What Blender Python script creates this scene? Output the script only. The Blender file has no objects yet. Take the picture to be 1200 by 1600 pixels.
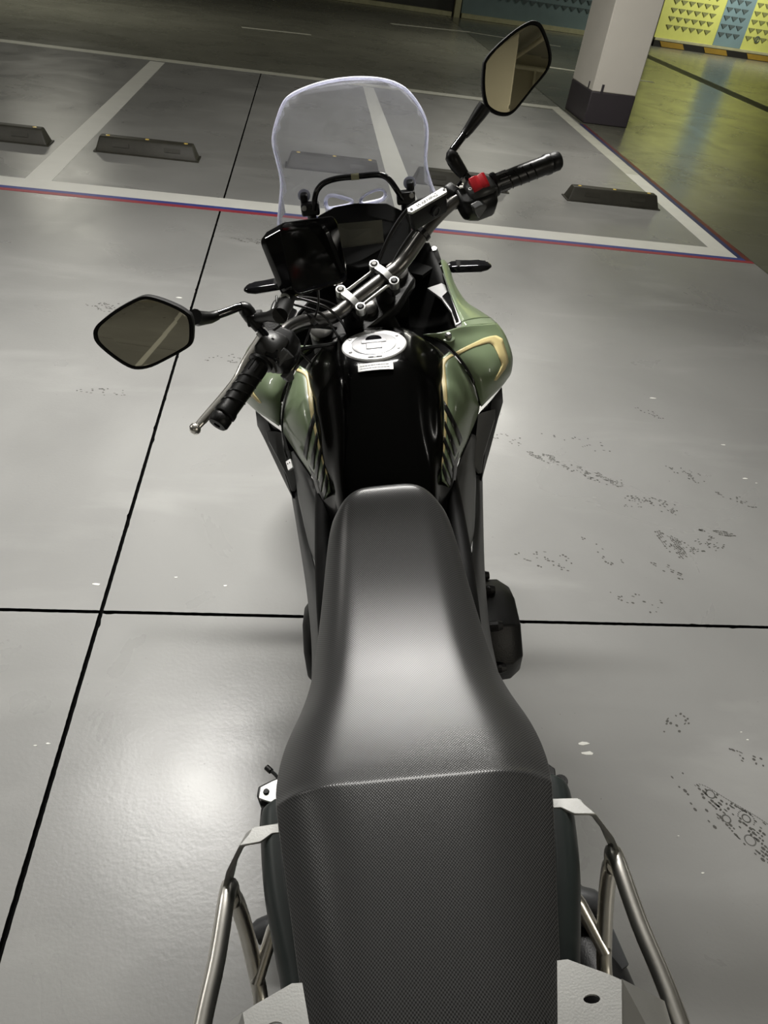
import bpy, math, random
from mathutils import Vector, Matrix
random.seed(7)
sc = bpy.context.scene
R = math.radians

# ------------------------------------------------------------------ camera
cd = bpy.data.cameras.new('camera'); cam = bpy.data.objects.new('camera', cd)
sc.collection.objects.link(cam); sc.camera = cam
cd.sensor_fit = 'VERTICAL'; cd.sensor_height = 24.0; cd.lens = 24.0 * 1125.0 / 1600.0
cd.clip_start = 0.02; cd.clip_end = 200
cam.matrix_world = Matrix(((0.989561, -0.043239, -0.137476, 0.000000), (-0.078033, 0.641231, -0.763370, 0.000000), (0.121162, 0.766129, 0.631163, 1.600000), (0.000000, 0.000000, 0.000000, 1.000000)))

# ------------------------------------------------------------------ world, exposure
w = bpy.data.worlds.new('world'); sc.world = w; w.use_nodes = True
w.node_tree.nodes['Background'].inputs[0].default_value = (0.9, 0.95, 1.0, 1)
w.node_tree.nodes['Background'].inputs[1].default_value = 0.02
sc.view_settings.view_transform = 'Standard'; sc.view_settings.look = 'None'
sc.view_settings.exposure = 0.55; sc.view_settings.gamma = 1.0; sc.view_settings.use_curve_mapping = False

# ------------------------------------------------------------------ lamps of the car park, some added to brighten single spots
def area(name, loc, sx, sy, power, col=(1, 0.97, 0.9), aim=None, spread=180):
    d = bpy.data.lights.new(name, 'AREA'); d.shape = 'RECTANGLE'; d.size = sx; d.size_y = sy
    d.energy = power; d.color = col; d.spread = R(spread)
    o = bpy.data.objects.new(name, d); sc.collection.objects.link(o); o.location = loc
    if aim: o.rotation_euler = (Vector(aim) - Vector(loc)).to_track_quat('-Z', 'Y').to_euler()
    return o
LAMPS = [(-0.13, 2.33, 2.6, 1.2, 80, (1, 0.975, 0.93), 'directly over the front of the motorcycle'),
         (-3.7, 2.4, 2.6, 1.2, 34, (1, 0.97, 0.91), 'left of the motorcycle'),
         (5.2, 2.6, 2.6, 1.2, 6, (1, 0.96, 0.88), 'right of the motorcycle'),
         (2.2, 7.3, 2.9, 1.2, 38, (1, 0.97, 0.88), 'over the parking bays ahead'),
         (-4.0, 13.5, 3.0, 1.2, 36, (1, 0.97, 0.82), 'over the far driving lane'),
         (3.4, 14.6, 3.0, 1.2, 28, (1, 0.97, 0.82), 'added to brighten the far lane by the shutters'),  # extra lamp put in to lift the dim far lane
         (10.2, 18.6, 3.0, 1.6, 92, (1, 0.98, 0.84), 'added and turned to brighten the yellow shutter'),  # added for the shutter, aimed so the floor shows no glare
         (3.8, -3.6, 3.0, 1.2, 80, (1, 0.93, 0.80), 'added behind the rider at the right to brighten the mirror view'),  # added to light the pillar and wall that the right mirror reflects
         (-2.5, -4.5, 3.0, 1.2, 10, (1, 0.95, 0.85), 'behind the rider at the left')]
for i, (x, y, z, L, P, c, _w) in enumerate(LAMPS):
    area('tube_light', (x, y, z - 0.035 if i != 6 else z - .1), L, 0.09, P, c, aim=(10.4, 20.6, .6) if i == 6 else None)

# ------------------------------------------------------------------ helpers
def obj(name, verts, faces, mat=None, parent=None, smooth=False, M=None):
    me = bpy.data.meshes.new(name)
    me.from_pydata([tuple(v) for v in verts], [], [tuple(f) for f in faces])
    me.validate(); me.update()
    if mat: me.materials.append(mat)
    if smooth:
        me.polygons.foreach_set('use_smooth', [True] * len(me.polygons))
        try: me.set_sharp_from_angle(angle=R(38 if smooth is True else smooth))
        except Exception: pass
    o = bpy.data.objects.new(name, me); sc.collection.objects.link(o)
    if parent: o.parent = parent
    if M is not None: o.matrix_local = M
    return o
class MB:
    def __init__(s): s.v = []; s.f = []
    def add(s, v, f):
        n = len(s.v); s.v += [Vector(p) for p in v]; s.f += [tuple(i + n for i in q) for q in f]; return s
    def box(s, c, d, rot=None, taper=1.0):
        x, y, z = d[0] / 2, d[1] / 2, d[2] / 2
        v = [Vector((sx * x * (taper if sz > 0 else 1), sy * y * (taper if sz > 0 else 1), sz * z)) for sz in (-1, 1) for sy in (-1, 1) for sx in (-1, 1)]
        if rot is not None: v = [rot @ p for p in v]
        return s.add([p + Vector(c) for p in v], [(0, 2, 3, 1), (4, 5, 7, 6), (0, 1, 5, 4), (2, 6, 7, 3), (0, 4, 6, 2), (1, 3, 7, 5)])
    def tube(s, pts, r, n=12, smooth=0, cap=True, flat=1.0):
        pts = [Vector(p) for p in pts]
        rr = list(r) if isinstance(r, (list, tuple)) else [r] * len(pts)
        if smooth: pts, rr = spline(pts, rr, smooth)
        rings = []; up = None
        for i, p in enumerate(pts):
            t = (pts[min(i + 1, len(pts) - 1)] - pts[max(i - 1, 0)]).normalized()
            if up is None: up = Vector((0, 0, 1)) if abs(t.z) < 0.9 else Vector((0, 1, 0))
            a = t.cross(up).normalized(); up = a.cross(t).normalized()
            rings.append([p + (a * math.cos(2 * math.pi * k / n) + up * math.sin(2 * math.pi * k / n) * flat) * rr[i] for k in range(n)])
        return s.loft(rings, cap)
    def loft(s, rings, cap=True, closed=True):
        n = len(rings[0]); v = [p for g in rings for p in g]; f = []
        for i in range(len(rings) - 1):
            for k in range(n if closed else n - 1):
                k2 = (k + 1) % n
                f.append((i * n + k, i * n + k2, (i + 1) * n + k2, (i + 1) * n + k))
        if cap and closed:
            f.append(tuple(range(n - 1, -1, -1))); f.append(tuple((len(rings) - 1) * n + k for k in range(n)))
        return s.add(v, f)
    def prism(s, pts, off, both=False):
        pts = [Vector(p) for p in pts]; off = Vector(off); n = len(pts)
        return s.add(pts + [p + off for p in pts], [tuple(range(n)), tuple(range(2 * n - 1, n - 1, -1))] + [(k, k + n, (k + 1) % n + n, (k + 1) % n) for k in range(n)])
    def disc(s, c, ax, prof, n=32):
        # lathe: prof = [(distance along axis, radius)]
        ax = Vector(ax).normalized(); a = ax.orthogonal().normalized(); b = ax.cross(a); c = Vector(c)
        return s.loft([[c + ax * h + (a * math.cos(2 * math.pi * k / n) + b * math.sin(2 * math.pi * k / n)) * r for k in range(n)] for h, r in prof])
    def build(s, name, mat, parent=None, smooth=False, M=None, bevel=0, seg=2, fix=True):
        o = obj(name, s.v, s.f, mat, parent, False, M)
        if fix:
            import bmesh
            bm = bmesh.new(); bm.from_mesh(o.data); bmesh.ops.recalc_face_normals(bm, faces=bm.faces); bm.to_mesh(o.data); bm.free()
        if smooth:
            o.data.polygons.foreach_set('use_smooth', [True] * len(o.data.polygons))
            o.data.set_sharp_from_angle(angle=R(38 if smooth is True else smooth))
        if bevel:
            m = o.modifiers.new('bevel', 'BEVEL'); m.width = bevel; m.segments = seg; m.limit_method = 'ANGLE'; m.angle_limit = R(35)
            m.harden_normals = False
            o.data.polygons.foreach_set('use_smooth', [True] * len(o.data.polygons))
            o.data.set_sharp_from_angle(angle=R(70))
        return o
def spline(pts, rr, k):
    P, Q = [], []; n = len(pts)
    for i in range(n - 1):
        a, b, c, d = pts[max(i - 1, 0)], pts[i], pts[i + 1], pts[min(i + 2, n - 1)]
        for j in range(k):
            t = j / k
            P.append(0.5 * ((2 * b) + (c - a) * t + (2 * a - 5 * b + 4 * c - d) * t * t + (3 * b - a - 3 * c + d) * t ** 3))
            Q.append(rr[i] * (1 - t) + rr[i + 1] * t)
    P.append(pts[-1]); Q.append(rr[-1]); return P, Q
def cr(a, b, c, d, t):
    return 0.5 * ((2 * b) + (c - a) * t + (2 * a - 5 * b + 4 * c - d) * t * t + (3 * b - a - 3 * c + d) * t ** 3)
class Patch:
    """smooth sheet through a coarse grid of points; u across a row, v along the rows"""
    def __init__(s, rows, sx=1): s.g = [[Vector((p[0] * sx, p[1], p[2])) for p in r] for r in rows]; s.sx = sx
    def row(s, r, u):
        r = s.g[r]; n = len(r) - 1; x = min(max(u, 0), 1) * n; i = min(int(x), n - 1)
        return cr(r[i] * 2 - r[i + 1] if i == 0 else r[i - 1], r[i], r[i + 1], r[i + 1] * 2 - r[i] if i == n - 1 else r[i + 2], x - i)
    def P(s, u, v):
        n = len(s.g) - 1; i = min(max(int(v), 0), n - 1); t = v - i
        q = [s.row(k, u) for k in (max(i - 1, 0), i, i + 1, min(i + 2, n))]
        if i == 0: q[0] = q[1] * 2 - q[2]
        if i == n - 1: q[3] = q[2] * 2 - q[1]
        return cr(*q, t)
    def N(s, u, v):
        e = 0.02; n = len(s.g) - 1
        a = s.P(min(u + e, 1), v) - s.P(max(u - e, 0), v); b = s.P(u, min(v + e, n)) - s.P(u, max(v - e, 0))
        q = a.cross(b).normalized(); 
        return q if q.z > 0 else -q
    def mesh(s, name, mat, parent, nu=16, nv=6, thick=0.0022):
        V = []; n = (len(s.g) - 1) * nv
        for j in range(n + 1):
            for i in range(nu + 1): V.append(s.P(i / nu, j / nv))
        F = [(j * (nu + 1) + i, j * (nu + 1) + i + 1, (j + 1) * (nu + 1) + i + 1, (j + 1) * (nu + 1) + i) for j in range(n) for i in range(nu)]
        a = (V[F[len(F) // 2][1]] - V[F[len(F) // 2][0]]).cross(V[F[len(F) // 2][2]] - V[F[len(F) // 2][0]])
        if a.z < 0: F = [q[::-1] for q in F]
        o = obj(name, V, F, mat, parent, smooth=60)
        m = o.modifiers.new('solid', 'SOLIDIFY'); m.thickness = thick; m.offset = -1
        return o
    def ribbon(s, name, mat, parent, uv, wid, lift=0.0007, k=8):
        pts = [Vector((a, b, 0)) for a, b in uv]; wr = list(wid) if isinstance(wid, (list, tuple)) else [wid] * len(pts)
        pts, wr = spline(pts, wr, k); C3 = [s.P(p.x, p.y) + s.N(p.x, p.y) * lift for p in pts]; V = []
        for i, p in enumerate(C3):
            t = (C3[min(i + 1, len(C3) - 1)] - C3[max(i - 1, 0)]).normalized(); nn = s.N(pts[i].x, pts[i].y)
            sd = t.cross(nn).normalized() * wr[i] / 2; V += [p - sd, p + sd]
        F = [(2 * i, 2 * i + 1, 2 * i + 3, 2 * i + 2) for i in range(len(C3) - 1)]
        m = MB().add(V, F)
        o = obj(name, m.v, m.f, mat, parent, smooth=60)
        md = o.modifiers.new('solid', 'SOLIDIFY'); md.thickness = 0.0005; md.offset = 0
        return o

def band(s, name, mat, parent, A, B, lift=0.0008, k=4):
    A = [Vector((a, b, 0)) for a, b in A]; B = [Vector((a, b, 0)) for a, b in B]; V = []
    def rs(P, n):
        L = [0]
        for a, b in zip(P, P[1:]): L.append(L[-1] + (s.P(a.x, a.y) - s.P(b.x, b.y)).length)
        o = []
        for i in range(n + 1):
            t = L[-1] * i / n; j = 0
            while j < len(P) - 2 and L[j + 1] < t: j += 1
            o.append(P[j].lerp(P[j + 1], (t - L[j]) / max(1e-9, L[j + 1] - L[j])))
        return o
    n = k * 8 if len(A) != len(B) else None
    if n: A2, B2 = rs(A, n), rs(B, n)
    else:
        A2, B2 = [], []
        for P, Q in ((A, A2), (B, B2)):
            for a, b in zip(P, P[1:]):
                for i in range(k): Q.append(a.lerp(b, i / k))
            Q.append(P[-1])
    for a, b in zip(A2, B2):
        for j in range(4):
            q = a.lerp(b, j / 3); V.append(s.P(q.x, q.y) + s.N(q.x, q.y) * lift)
    F = [(4 * i + j, 4 * i + j + 1, 4 * i + j + 5, 4 * i + j + 4) for i in range(len(A2) - 1) for j in range(3)]
    o = obj(name, V, F, mat, parent, smooth=60)
    md = o.modifiers.new('solid', 'SOLIDIFY'); md.thickness = 0.0004; md.offset = 0
    return o
Patch.band = band

def mat(name, col, rough=0.5, metal=0.0, spec=0.5, coat=0.0, bump=None, var=None, trans=0, ior=1.45, emit=None, aniso=0):
    m = bpy.data.materials.new(name); m.use_nodes = True; nt = m.node_tree; N = nt.nodes; L = nt.links; p = N['Principled BSDF']
    p.inputs['Base Color'].default_value = (*col, 1); p.inputs['Roughness'].default_value = rough; p.inputs['Metallic'].default_value = metal
    p.inputs['Specular IOR Level'].default_value = spec; p.inputs['Coat Weight'].default_value = coat; p.inputs['Coat Roughness'].default_value = 0.04
    p.inputs['Transmission Weight'].default_value = trans; p.inputs['IOR'].default_value = ior
    tc = N.new('ShaderNodeTexCoord')
    sc_, am = var if var else (18.0, 0.12)
    n = N.new('ShaderNodeTexNoise'); n.inputs['Scale'].default_value = sc_; n.inputs['Detail'].default_value = 5
    L.new(tc.outputs['Object'], n.inputs['Vector'])
    mx = N.new('ShaderNodeMix'); mx.data_type = 'RGBA'
    mx.inputs['A'].default_value = (*[c * (1 - am) for c in col], 1); mx.inputs['B'].default_value = (*[min(1, c * (1 + am)) for c in col], 1)
    L.new(n.outputs['Fac'], mx.inputs['Factor']); L.new(mx.outputs['Result'], p.inputs['Base Color'])
    if bump:
        b = N.new('ShaderNodeBump'); b.inputs['Strength'].default_value = bump[1]; b.inputs['Distance'].default_value = bump[2] if len(bump) > 2 else 0.001
        n2 = N.new('ShaderNodeTexNoise'); n2.inputs['Scale'].default_value = bump[0]; n2.inputs['Detail'].default_value = 3
        L.new(tc.outputs['Object'], n2.inputs['Vector']); L.new(n2.outputs['Fac'], b.inputs['Height']); L.new(b.outputs['Normal'], p.inputs['Normal'])
    if emit: p.inputs['Emission Color'].default_value = (*emit[0], 1); p.inputs['Emission Strength'].default_value = emit[1]
    return m

M_ = {}
M_['gloss_black'] = mat('gloss_black_paint', (0.004, 0.004, 0.005), 0.07, coat=0.5, var=(8, .05))
M_['tank_black'] = mat('tank_gloss_black', (0.0015, 0.0015, 0.0015), 0.15, spec=0.22, coat=0.06, var=(8, .05))
M_['black'] = mat('black_plastic', (0.006, 0.006, 0.0065), 0.38, bump=(900, .25, .0004))
M_['matte_black'] = mat('matte_black_plastic', (0.0035, 0.0035, 0.0035), 0.6, spec=0.25, bump=(700, .4, .0004))
M_['side_grey'] = mat('dark_grey_plastic', (0.035, 0.036, 0.038), 0.42, bump=(1200, .3, .0003))
M_['pod_lit_grey'] = mat('satin_pod_lit_grey', (0.045, 0.045, 0.045), 0.36, bump=(900, .3, .0003))  # light on the top of the black pod, put into the colour
M_['duct_grey'] = mat('mid_grey_plastic', (0.10, 0.103, 0.105), 0.42, bump=(1200, .3, .0003))
M_['tail'] = mat('charcoal_green_plastic', (0.022, 0.028, 0.027), 0.42, bump=(900, .2, .0003))
M_['green'] = mat('sage_green_paint', (0.165, 0.215, 0.125), 0.34, coat=0.35, var=(5, .05), bump=(2500, .08, .0002))
M_['cream'] = mat('cream_stripe', (0.60, 0.50, 0.24), 0.4, var=(10, .06))
M_['stripe_black'] = mat('black_stripe', (0.006, 0.006, 0.006), 0.3)
M_['rubber'] = mat('grip_rubber', (0.005, 0.005, 0.005), 0.34, bump=(500, .3, .0004))
M_['tyre'] = mat('tyre_rubber', (0.016, 0.016, 0.016), 0.75, bump=(220, .6, .001))
M_['bar'] = mat('satin_graphite_metal', (0.15, 0.147, 0.14), 0.32, metal=1.0, bump=(900, .15, .0003))
M_['alu'] = mat('cast_aluminium', (0.42, 0.42, 0.405), 0.38, metal=1.0, bump=(600, .3, .0004))
M_['cast_black'] = mat('painted_casting', (0.007, 0.007, 0.007), 0.45, spec=0.35, bump=(350, .6, .0006))
M_['steel'] = mat('brushed_stainless', (0.74, 0.72, 0.67), 0.33, metal=1.0, bump=(260, .25, .0002))
M_['plate'] = mat('matt_stainless_plate', (0.62, 0.62, 0.60), 0.42, metal=0.85, bump=(500, .35, .0003))
M_['white_alu'] = mat('silver_filler_ring', (0.78, 0.78, 0.78), 0.38, metal=0.55, bump=(900, .1, .0002))
M_['cap'] = mat('satin_silver_cap', (0.50, 0.50, 0.51), 0.36, metal=0.6)
M_['white'] = mat('white_label', (0.72, 0.72, 0.71), 0.5, var=(30, .02))
M_['ink'] = mat('grey_print', (0.30, 0.30, 0.31), 0.6)
M_['red'] = mat('red_switch', (0.42, 0.008, 0.014), 0.35)
M_['screen'] = mat('dark_display_glass', (0.14, 0.14, 0.118), 0.12, coat=0.4)
M_['nav_glass'] = mat('navigation_glass', (0.006, 0.006, 0.0055), 0.10, spec=0.35)
M_['mirror'] = mat('mirror_glass', (0.72, 0.70, 0.58), 0.012, metal=1.0, var=(3, .01))
M_['silver_trim'] = mat('silver_painted_trim', (0.75, 0.75, 0.75), 0.35, metal=0.1)
M_['lamp_dark'] = mat('smoked_lens', (0.02, 0.02, 0.02), 0.08, coat=0.6)
M_['chain'] = mat('oily_steel', (0.20, 0.18, 0.15), 0.4, metal=1.0)

# clear acrylic: thin-walled look from real refraction at low index
def acrylic(name, tint, rough, fac):
    m = bpy.data.materials.new(name); m.use_nodes = True; nt = m.node_tree; N = nt.nodes; L = nt.links
    for n in list(N):
        if n.type == 'BSDF_PRINCIPLED': N.remove(n)
    out = [n for n in N if n.type == 'OUTPUT_MATERIAL'][0]
    tr = N.new('ShaderNodeBsdfTransparent'); tr.inputs[0].default_value = (*tint, 1)
    gl = N.new('ShaderNodeBsdfGlossy'); gl.inputs['Roughness'].default_value = rough; gl.inputs['Color'].default_value = (1, 1, 1, 1)
    df = N.new('ShaderNodeBsdfDiffuse'); df.inputs['Color'].default_value = (0.82, 0.83, 0.92, 1)
    fr = N.new('ShaderNodeFresnel'); fr.inputs['IOR'].default_value = 1.45 if fac < .2 else 1.2
    nz = N.new('ShaderNodeTexNoise'); nz.inputs['Scale'].default_value = 30; tc = N.new('ShaderNodeTexCoord'); L.new(tc.outputs['Object'], nz.inputs['Vector'])
    mp = N.new('ShaderNodeMapRange'); mp.inputs['To Min'].default_value = fac * 0.6; mp.inputs['To Max'].default_value = fac * 1.4; L.new(nz.outputs['Fac'], mp.inputs['Value'])
    m1 = N.new('ShaderNodeMixShader'); L.new(fr.outputs[0], m1.inputs[0]); L.new(tr.outputs[0], m1.inputs[1]); L.new(gl.outputs[0], m1.inputs[2])
    tl = N.new('ShaderNodeBsdfTranslucent'); tl.inputs['Color'].default_value = (0.85, 0.86, 0.96, 1)
    m0 = N.new('ShaderNodeMixShader'); m0.inputs[0].default_value = 0.55; L.new(df.outputs[0], m0.inputs[1]); L.new(tl.outputs[0], m0.inputs[2])
    m2 = N.new('ShaderNodeMixShader'); L.new(mp.outputs[0], m2.inputs[0]); L.new(m1.outputs[0], m2.inputs[1]); L.new(m0.outputs[0], m2.inputs[2])
    L.new(m2.outputs[0], out.inputs[0]); return m
M_['acrylic'] = acrylic('clear_acrylic', (0.95, 0.955, 0.95), 0.03, 0.055)
M_['acrylic_edge'] = acrylic('frosted_acrylic_edge', (0.8, 0.8, 0.9), 0.2, 0.9)

# seat cover: fine diamond dimple weave
def seat_mat():
    m = bpy.data.materials.new('black_textured_vinyl'); m.use_nodes = True; nt = m.node_tree; N = nt.nodes; L = nt.links; p = N['Principled BSDF']
    tc = N.new('ShaderNodeTexCoord'); sp = N.new('ShaderNodeSeparateXYZ'); L.new(tc.outputs['Object'], sp.inputs[0])
    def mth(op, a, b=None):
        n = N.new('ShaderNodeMath'); n.operation = op
        for i, x in enumerate((a, b)):
            if x is None: continue
            if isinstance(x, (int, float)): n.inputs[i].default_value = x
            else: L.new(x, n.inputs[i])
        return n.outputs[0]
    k = 2 * math.pi / 0.0034
    a = mth('SINE', mth('MULTIPLY', sp.outputs[0], k))
    b = mth('SINE', mth('MULTIPLY', sp.outputs[1], k * 0.9))
    h = mth('MULTIPLY', a, b)
    bp = N.new('ShaderNodeBump'); bp.inputs['Strength'].default_value = 0.4; bp.inputs['Distance'].default_value = 0.00016; L.new(h, bp.inputs['Height'])
    L.new(bp.outputs[0], p.inputs['Normal'])
    mr = N.new('ShaderNodeMapRange'); mr.inputs['From Min'].default_value = -1; mr.inputs['To Min'].default_value = 0.004; mr.inputs['To Max'].default_value = 0.075
    L.new(h, mr.inputs['Value']); cb = N.new('ShaderNodeCombineColor')
    for i in range(3): L.new(mr.outputs[0], cb.inputs[i])
    L.new(cb.outputs[0], p.inputs['Base Color']); p.inputs['Roughness'].default_value = 0.30; p.inputs['Specular IOR Level'].default_value = 0.40
    return m
M_['seat'] = seat_mat()

# epoxy floor: grey paint, clouded gloss, swirl scratches
def floor_mat(name, col, rough, scr=1.0, warm=0.0):
    m = bpy.data.materials.new(name); m.use_nodes = True; nt = m.node_tree; N = nt.nodes; L = nt.links; p = N['Principled BSDF']
    tc = N.new('ShaderNodeTexCoord')
    def noise(s, d=4, dist=0, vec=None):
        n = N.new('ShaderNodeTexNoise'); n.inputs['Scale'].default_value = s; n.inputs['Detail'].default_value = d; n.inputs['Distortion'].default_value = dist
        L.new(vec if vec else tc.outputs['Object'], n.inputs['Vector']); return n.outputs['Fac']
    def mr(x, a, b, c, d):
        n = N.new('ShaderNodeMapRange'); n.inputs['From Min'].default_value = a; n.inputs['From Max'].default_value = b; n.inputs['To Min'].default_value = c; n.inputs['To Max'].default_value = d
        L.new(x, n.inputs['Value']); return n.outputs[0]
    big = noise(0.9, 6, 0.6); fine = noise(95, 5)
    mx = N.new('ShaderNodeMix'); mx.data_type = 'RGBA'; mx.inputs['A'].default_value = (*[c * .86 for c in col], 1); mx.inputs['B'].default_value = (*[c * 1.12 for c in col], 1)
    L.new(mr(big, .3, .7, 0, 1), mx.inputs['Factor'])
    # worn pale patches, stretched along the driving direction
    mp = N.new('ShaderNodeMapping'); mp.inputs['Scale'].default_value = (0.5, 1.6, 1); L.new(tc.outputs['Object'], mp.inputs['Vector'])
    pt = mr(noise(2.2, 9, 0.5, mp.outputs[0]), .55, .85, 0, .45)
    m2 = N.new('ShaderNodeMix'); m2.data_type = 'RGBA'; m2.inputs['B'].default_value = (*[min(1, c * 1.7) for c in col], 1); L.new(mx.outputs['Result'], m2.inputs['A']); L.new(pt, m2.inputs['Factor'])
    # dark specks
    sp = mr(noise(70, 2), .74, .80, 0, .5)
    m3 = N.new('ShaderNodeMix'); m3.data_type = 'RGBA'; m3.inputs['B'].default_value = (0.08, 0.078, 0.07, 1); L.new(m2.outputs['Result'], m3.inputs['A']); L.new(sp, m3.inputs['Factor'])
    L.new(m3.outputs['Result'], p.inputs['Base Color'])
    L.new(mr(noise(1.7, 6, 1.0), .3, .7, rough * .85, rough * 1.2), p.inputs['Roughness'])
    # swirl scratches and orange peel
    wv = N.new('ShaderNodeTexWave'); wv.wave_type = 'RINGS'; wv.inputs['Scale'].default_value = 22; wv.inputs['Distortion'].default_value = 14; wv.inputs['Detail'].default_value = 4; wv.inputs['Detail Scale'].default_value = 1.4
    L.new(tc.outputs['Object'], wv.inputs['Vector'])
    s1 = mr(wv.outputs['Fac'], .93, 1, 0, 1)
    gate = mr(noise(1.3, 3), .45, .7, 0, 1)
    ml = N.new('ShaderNodeMath'); ml.operation = 'MULTIPLY'; L.new(s1, ml.inputs[0]); L.new(gate, ml.inputs[1])
    b1 = N.new('ShaderNodeBump'); b1.inputs['Strength'].default_value = 0.12 * scr; b1.inputs['Distance'].default_value = 0.0006; L.new(ml.outputs[0], b1.inputs['Height'])
    b2 = N.new('ShaderNodeBump'); b2.inputs['Strength'].default_value = 0.22 * scr; b2.inputs['Distance'].default_value = 0.0012; L.new(fine, b2.inputs['Height']); L.new(b1.outputs[0], b2.inputs['Normal'])
    b3 = N.new('ShaderNodeBump'); b3.inputs['Strength'].default_value = 0.25; b3.inputs['Distance'].default_value = 0.004; L.new(noise(6, 2), b3.inputs['Height']); L.new(b2.outputs[0], b3.inputs['Normal'])
    L.new(b3.outputs[0], p.inputs['Normal']); return m
M_['epoxy'] = floor_mat('grey_epoxy_floor', (0.30, 0.30, 0.292), 0.30, 1.2)
M_['lane'] = floor_mat('darker_lane_floor', (0.22, 0.22, 0.185), 0.28)  # darker and more olive than the bay floor
M_['ramp'] = floor_mat('olive_grey_floor', (0.15, 0.15, 0.12), 0.24)
M_['joint'] = mat('joint_sealant', (0.0025, 0.0025, 0.0025), 0.95, spec=0.1, bump=(90, .8, .002))
M_['line_white'] = mat('white_line_paint', (0.84, 0.84, 0.79), 0.4, var=(6, .08), bump=(60, .3, .0006))
M_['line_worn'] = mat('worn_white_line_paint', (0.66, 0.66, 0.58), 0.45, var=(9, .2))
M_['line_blue'] = mat('blue_line_paint', (0.055, 0.075, 0.30), 0.4, var=(9, .15))
M_['line_red'] = mat('red_line_paint', (0.36, 0.05, 0.07), 0.4, var=(9, .15))
M_['line_blue_worn'] = mat('worn_blue_line_paint', (0.035, 0.045, 0.14), 0.4, var=(4, .4))
M_['line_red_worn'] = mat('worn_red_line_paint', (0.15, 0.035, 0.035), 0.4, var=(4, .4))
M_['ceiling'] = mat('ceiling_concrete', (0.33, 0.33, 0.30), 0.9, var=(2, .15), bump=(20, .4, .004))
M_['wall'] = mat('beige_wall_paint', (0.50, 0.47, 0.38), 0.7, var=(2, .06))
M_['pillar'] = mat('off_white_pillar_paint', (0.88, 0.84, 0.78), 0.6, var=(3, .05))
M_['pillar_dark'] = mat('dark_grey_pillar_base', (0.060, 0.052, 0.062), 0.45, var=(3, .1))
M_['stain'] = mat('soot_scuff', (0.085, 0.083, 0.076), 0.6, var=(40, .4))
M_['door_dark'] = mat('dark_door_metal', (0.035, 0.035, 0.03), 0.6, var=(5, .2))
M_['door_blue'] = mat('slate_blue_metal', (0.15, 0.21, 0.22), 0.5, var=(3, .15))
M_['door_yellow'] = mat('yellow_green_metal', (0.52, 0.54, 0.15), 0.5, var=(2.5, .15))
M_['door_stripe'] = mat('blue_grey_stripe', (0.16, 0.24, 0.27), 0.5, var=(3, .12))
M_['tri_dark'] = mat('embossed_triangle_olive', (0.19, 0.20, 0.075), 0.55)  # triangle pattern in a darker olive than the panel
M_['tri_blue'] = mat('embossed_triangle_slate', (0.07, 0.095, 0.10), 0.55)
M_['sill'] = mat('pale_sill_metal', (0.40, 0.39, 0.24), 0.5, var=(8, .3))
M_['haz_yellow'] = mat('hazard_yellow', (0.27, 0.17, 0.025), 0.5, var=(6, .25))
M_['haz_black'] = mat('hazard_black', (0.015, 0.014, 0.013), 0.5)
M_['grate'] = mat('galvanised_grate', (0.10, 0.10, 0.075), 0.5, metal=0.6)
M_['stopper'] = mat('dark_recycled_rubber', (0.040, 0.038, 0.028), 0.5, var=(14, .4), bump=(120, .5, .001))
M_['amber'] = mat('amber_reflector', (0.85, 0.62, 0.15), 0.25)
M_['tube'] = mat('lamp_tube', (0.9, 0.9, 0.9), 0.4, emit=((1, 0.97, 0.9), 6.0))
M_['housing'] = mat('white_lamp_housing', (0.7, 0.7, 0.7), 0.5)
M_['pipe'] = mat('cream_conduit', (0.72, 0.70, 0.58), 0.45)

def tag(o, label=None, cat=None, group=None, kind=None):
    if label: o['label'] = label
    if cat: o['category'] = cat
    if group: o['group'] = group
    if kind: o['kind'] = kind
    return o
def empty(name, loc=(0, 0, 0), rot=(0, 0, 0)):
    o = bpy.data.objects.new(name, None); sc.collection.objects.link(o); o.location = loc; o.rotation_euler = rot; o.empty_display_size = .1; return o

# =================================================================== THE SETTING
X0, X1, Y0, Y1, ZC = -13.0, 15.0, -8.0, 20.9, 3.3
fl = MB().box(((X0 + X1) / 2, (Y0 + Y1) / 2, -0.07), (X1 - X0, Y1 - Y0, 0.1)).build('floor', M_['joint'])
tag(fl, kind='structure')
def slab(x0, x1, y0, y1, m, jit, gap=0.0055):
    x0 += gap; x1 -= gap; y0 += gap; y1 -= gap
    P = []
    def edge(a, b, fine):
        n = max(2, int((Vector(b) - Vector(a)).length / (0.011 if fine else 0.6)))
        d = (Vector(b) - Vector(a)); nrm = Vector((-d.y, d.x)).normalized()
        chip = 0
        for i in range(n):
            p = Vector(a) + d * i / n
            j = 0
            if fine and i:
                j = random.uniform(0, .0009)
                if random.random() < .015: chip = random.choice((1, 2, 2)); 
                if chip: j += random.uniform(.001, .0035); chip -= 1
            P.append(p + nrm * j)
    near = lambda a, b: jit and min(a[1], b[1]) < 6 and max(abs(a[0]), abs(b[0])) < 8
    cs = [(x0, y0), (x1, y0), (x1, y1), (x0, y1)]
    for i in range(4):
        a, b = cs[i], cs[(i + 1) % 4]
        edge(a, b, jit and ((abs(a[0] + .5) < .05 and abs(b[0] + .5) < .05) or (abs(a[1] - 1.44) < .05 and abs(b[1] - 1.44) < .05)))
    v = [(p.x, p.y, 0) for p in P]; o = MB().prism([(p.x, p.y, -0.02) for p in P], (0, 0, 0.02)).build('floor_slab', m, fl)
    o.data.materials.append(M_['joint'])
    for p in o.data.polygons:
        if abs(p.normal.z) < .5: p.material_index = 1
    return o
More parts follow.
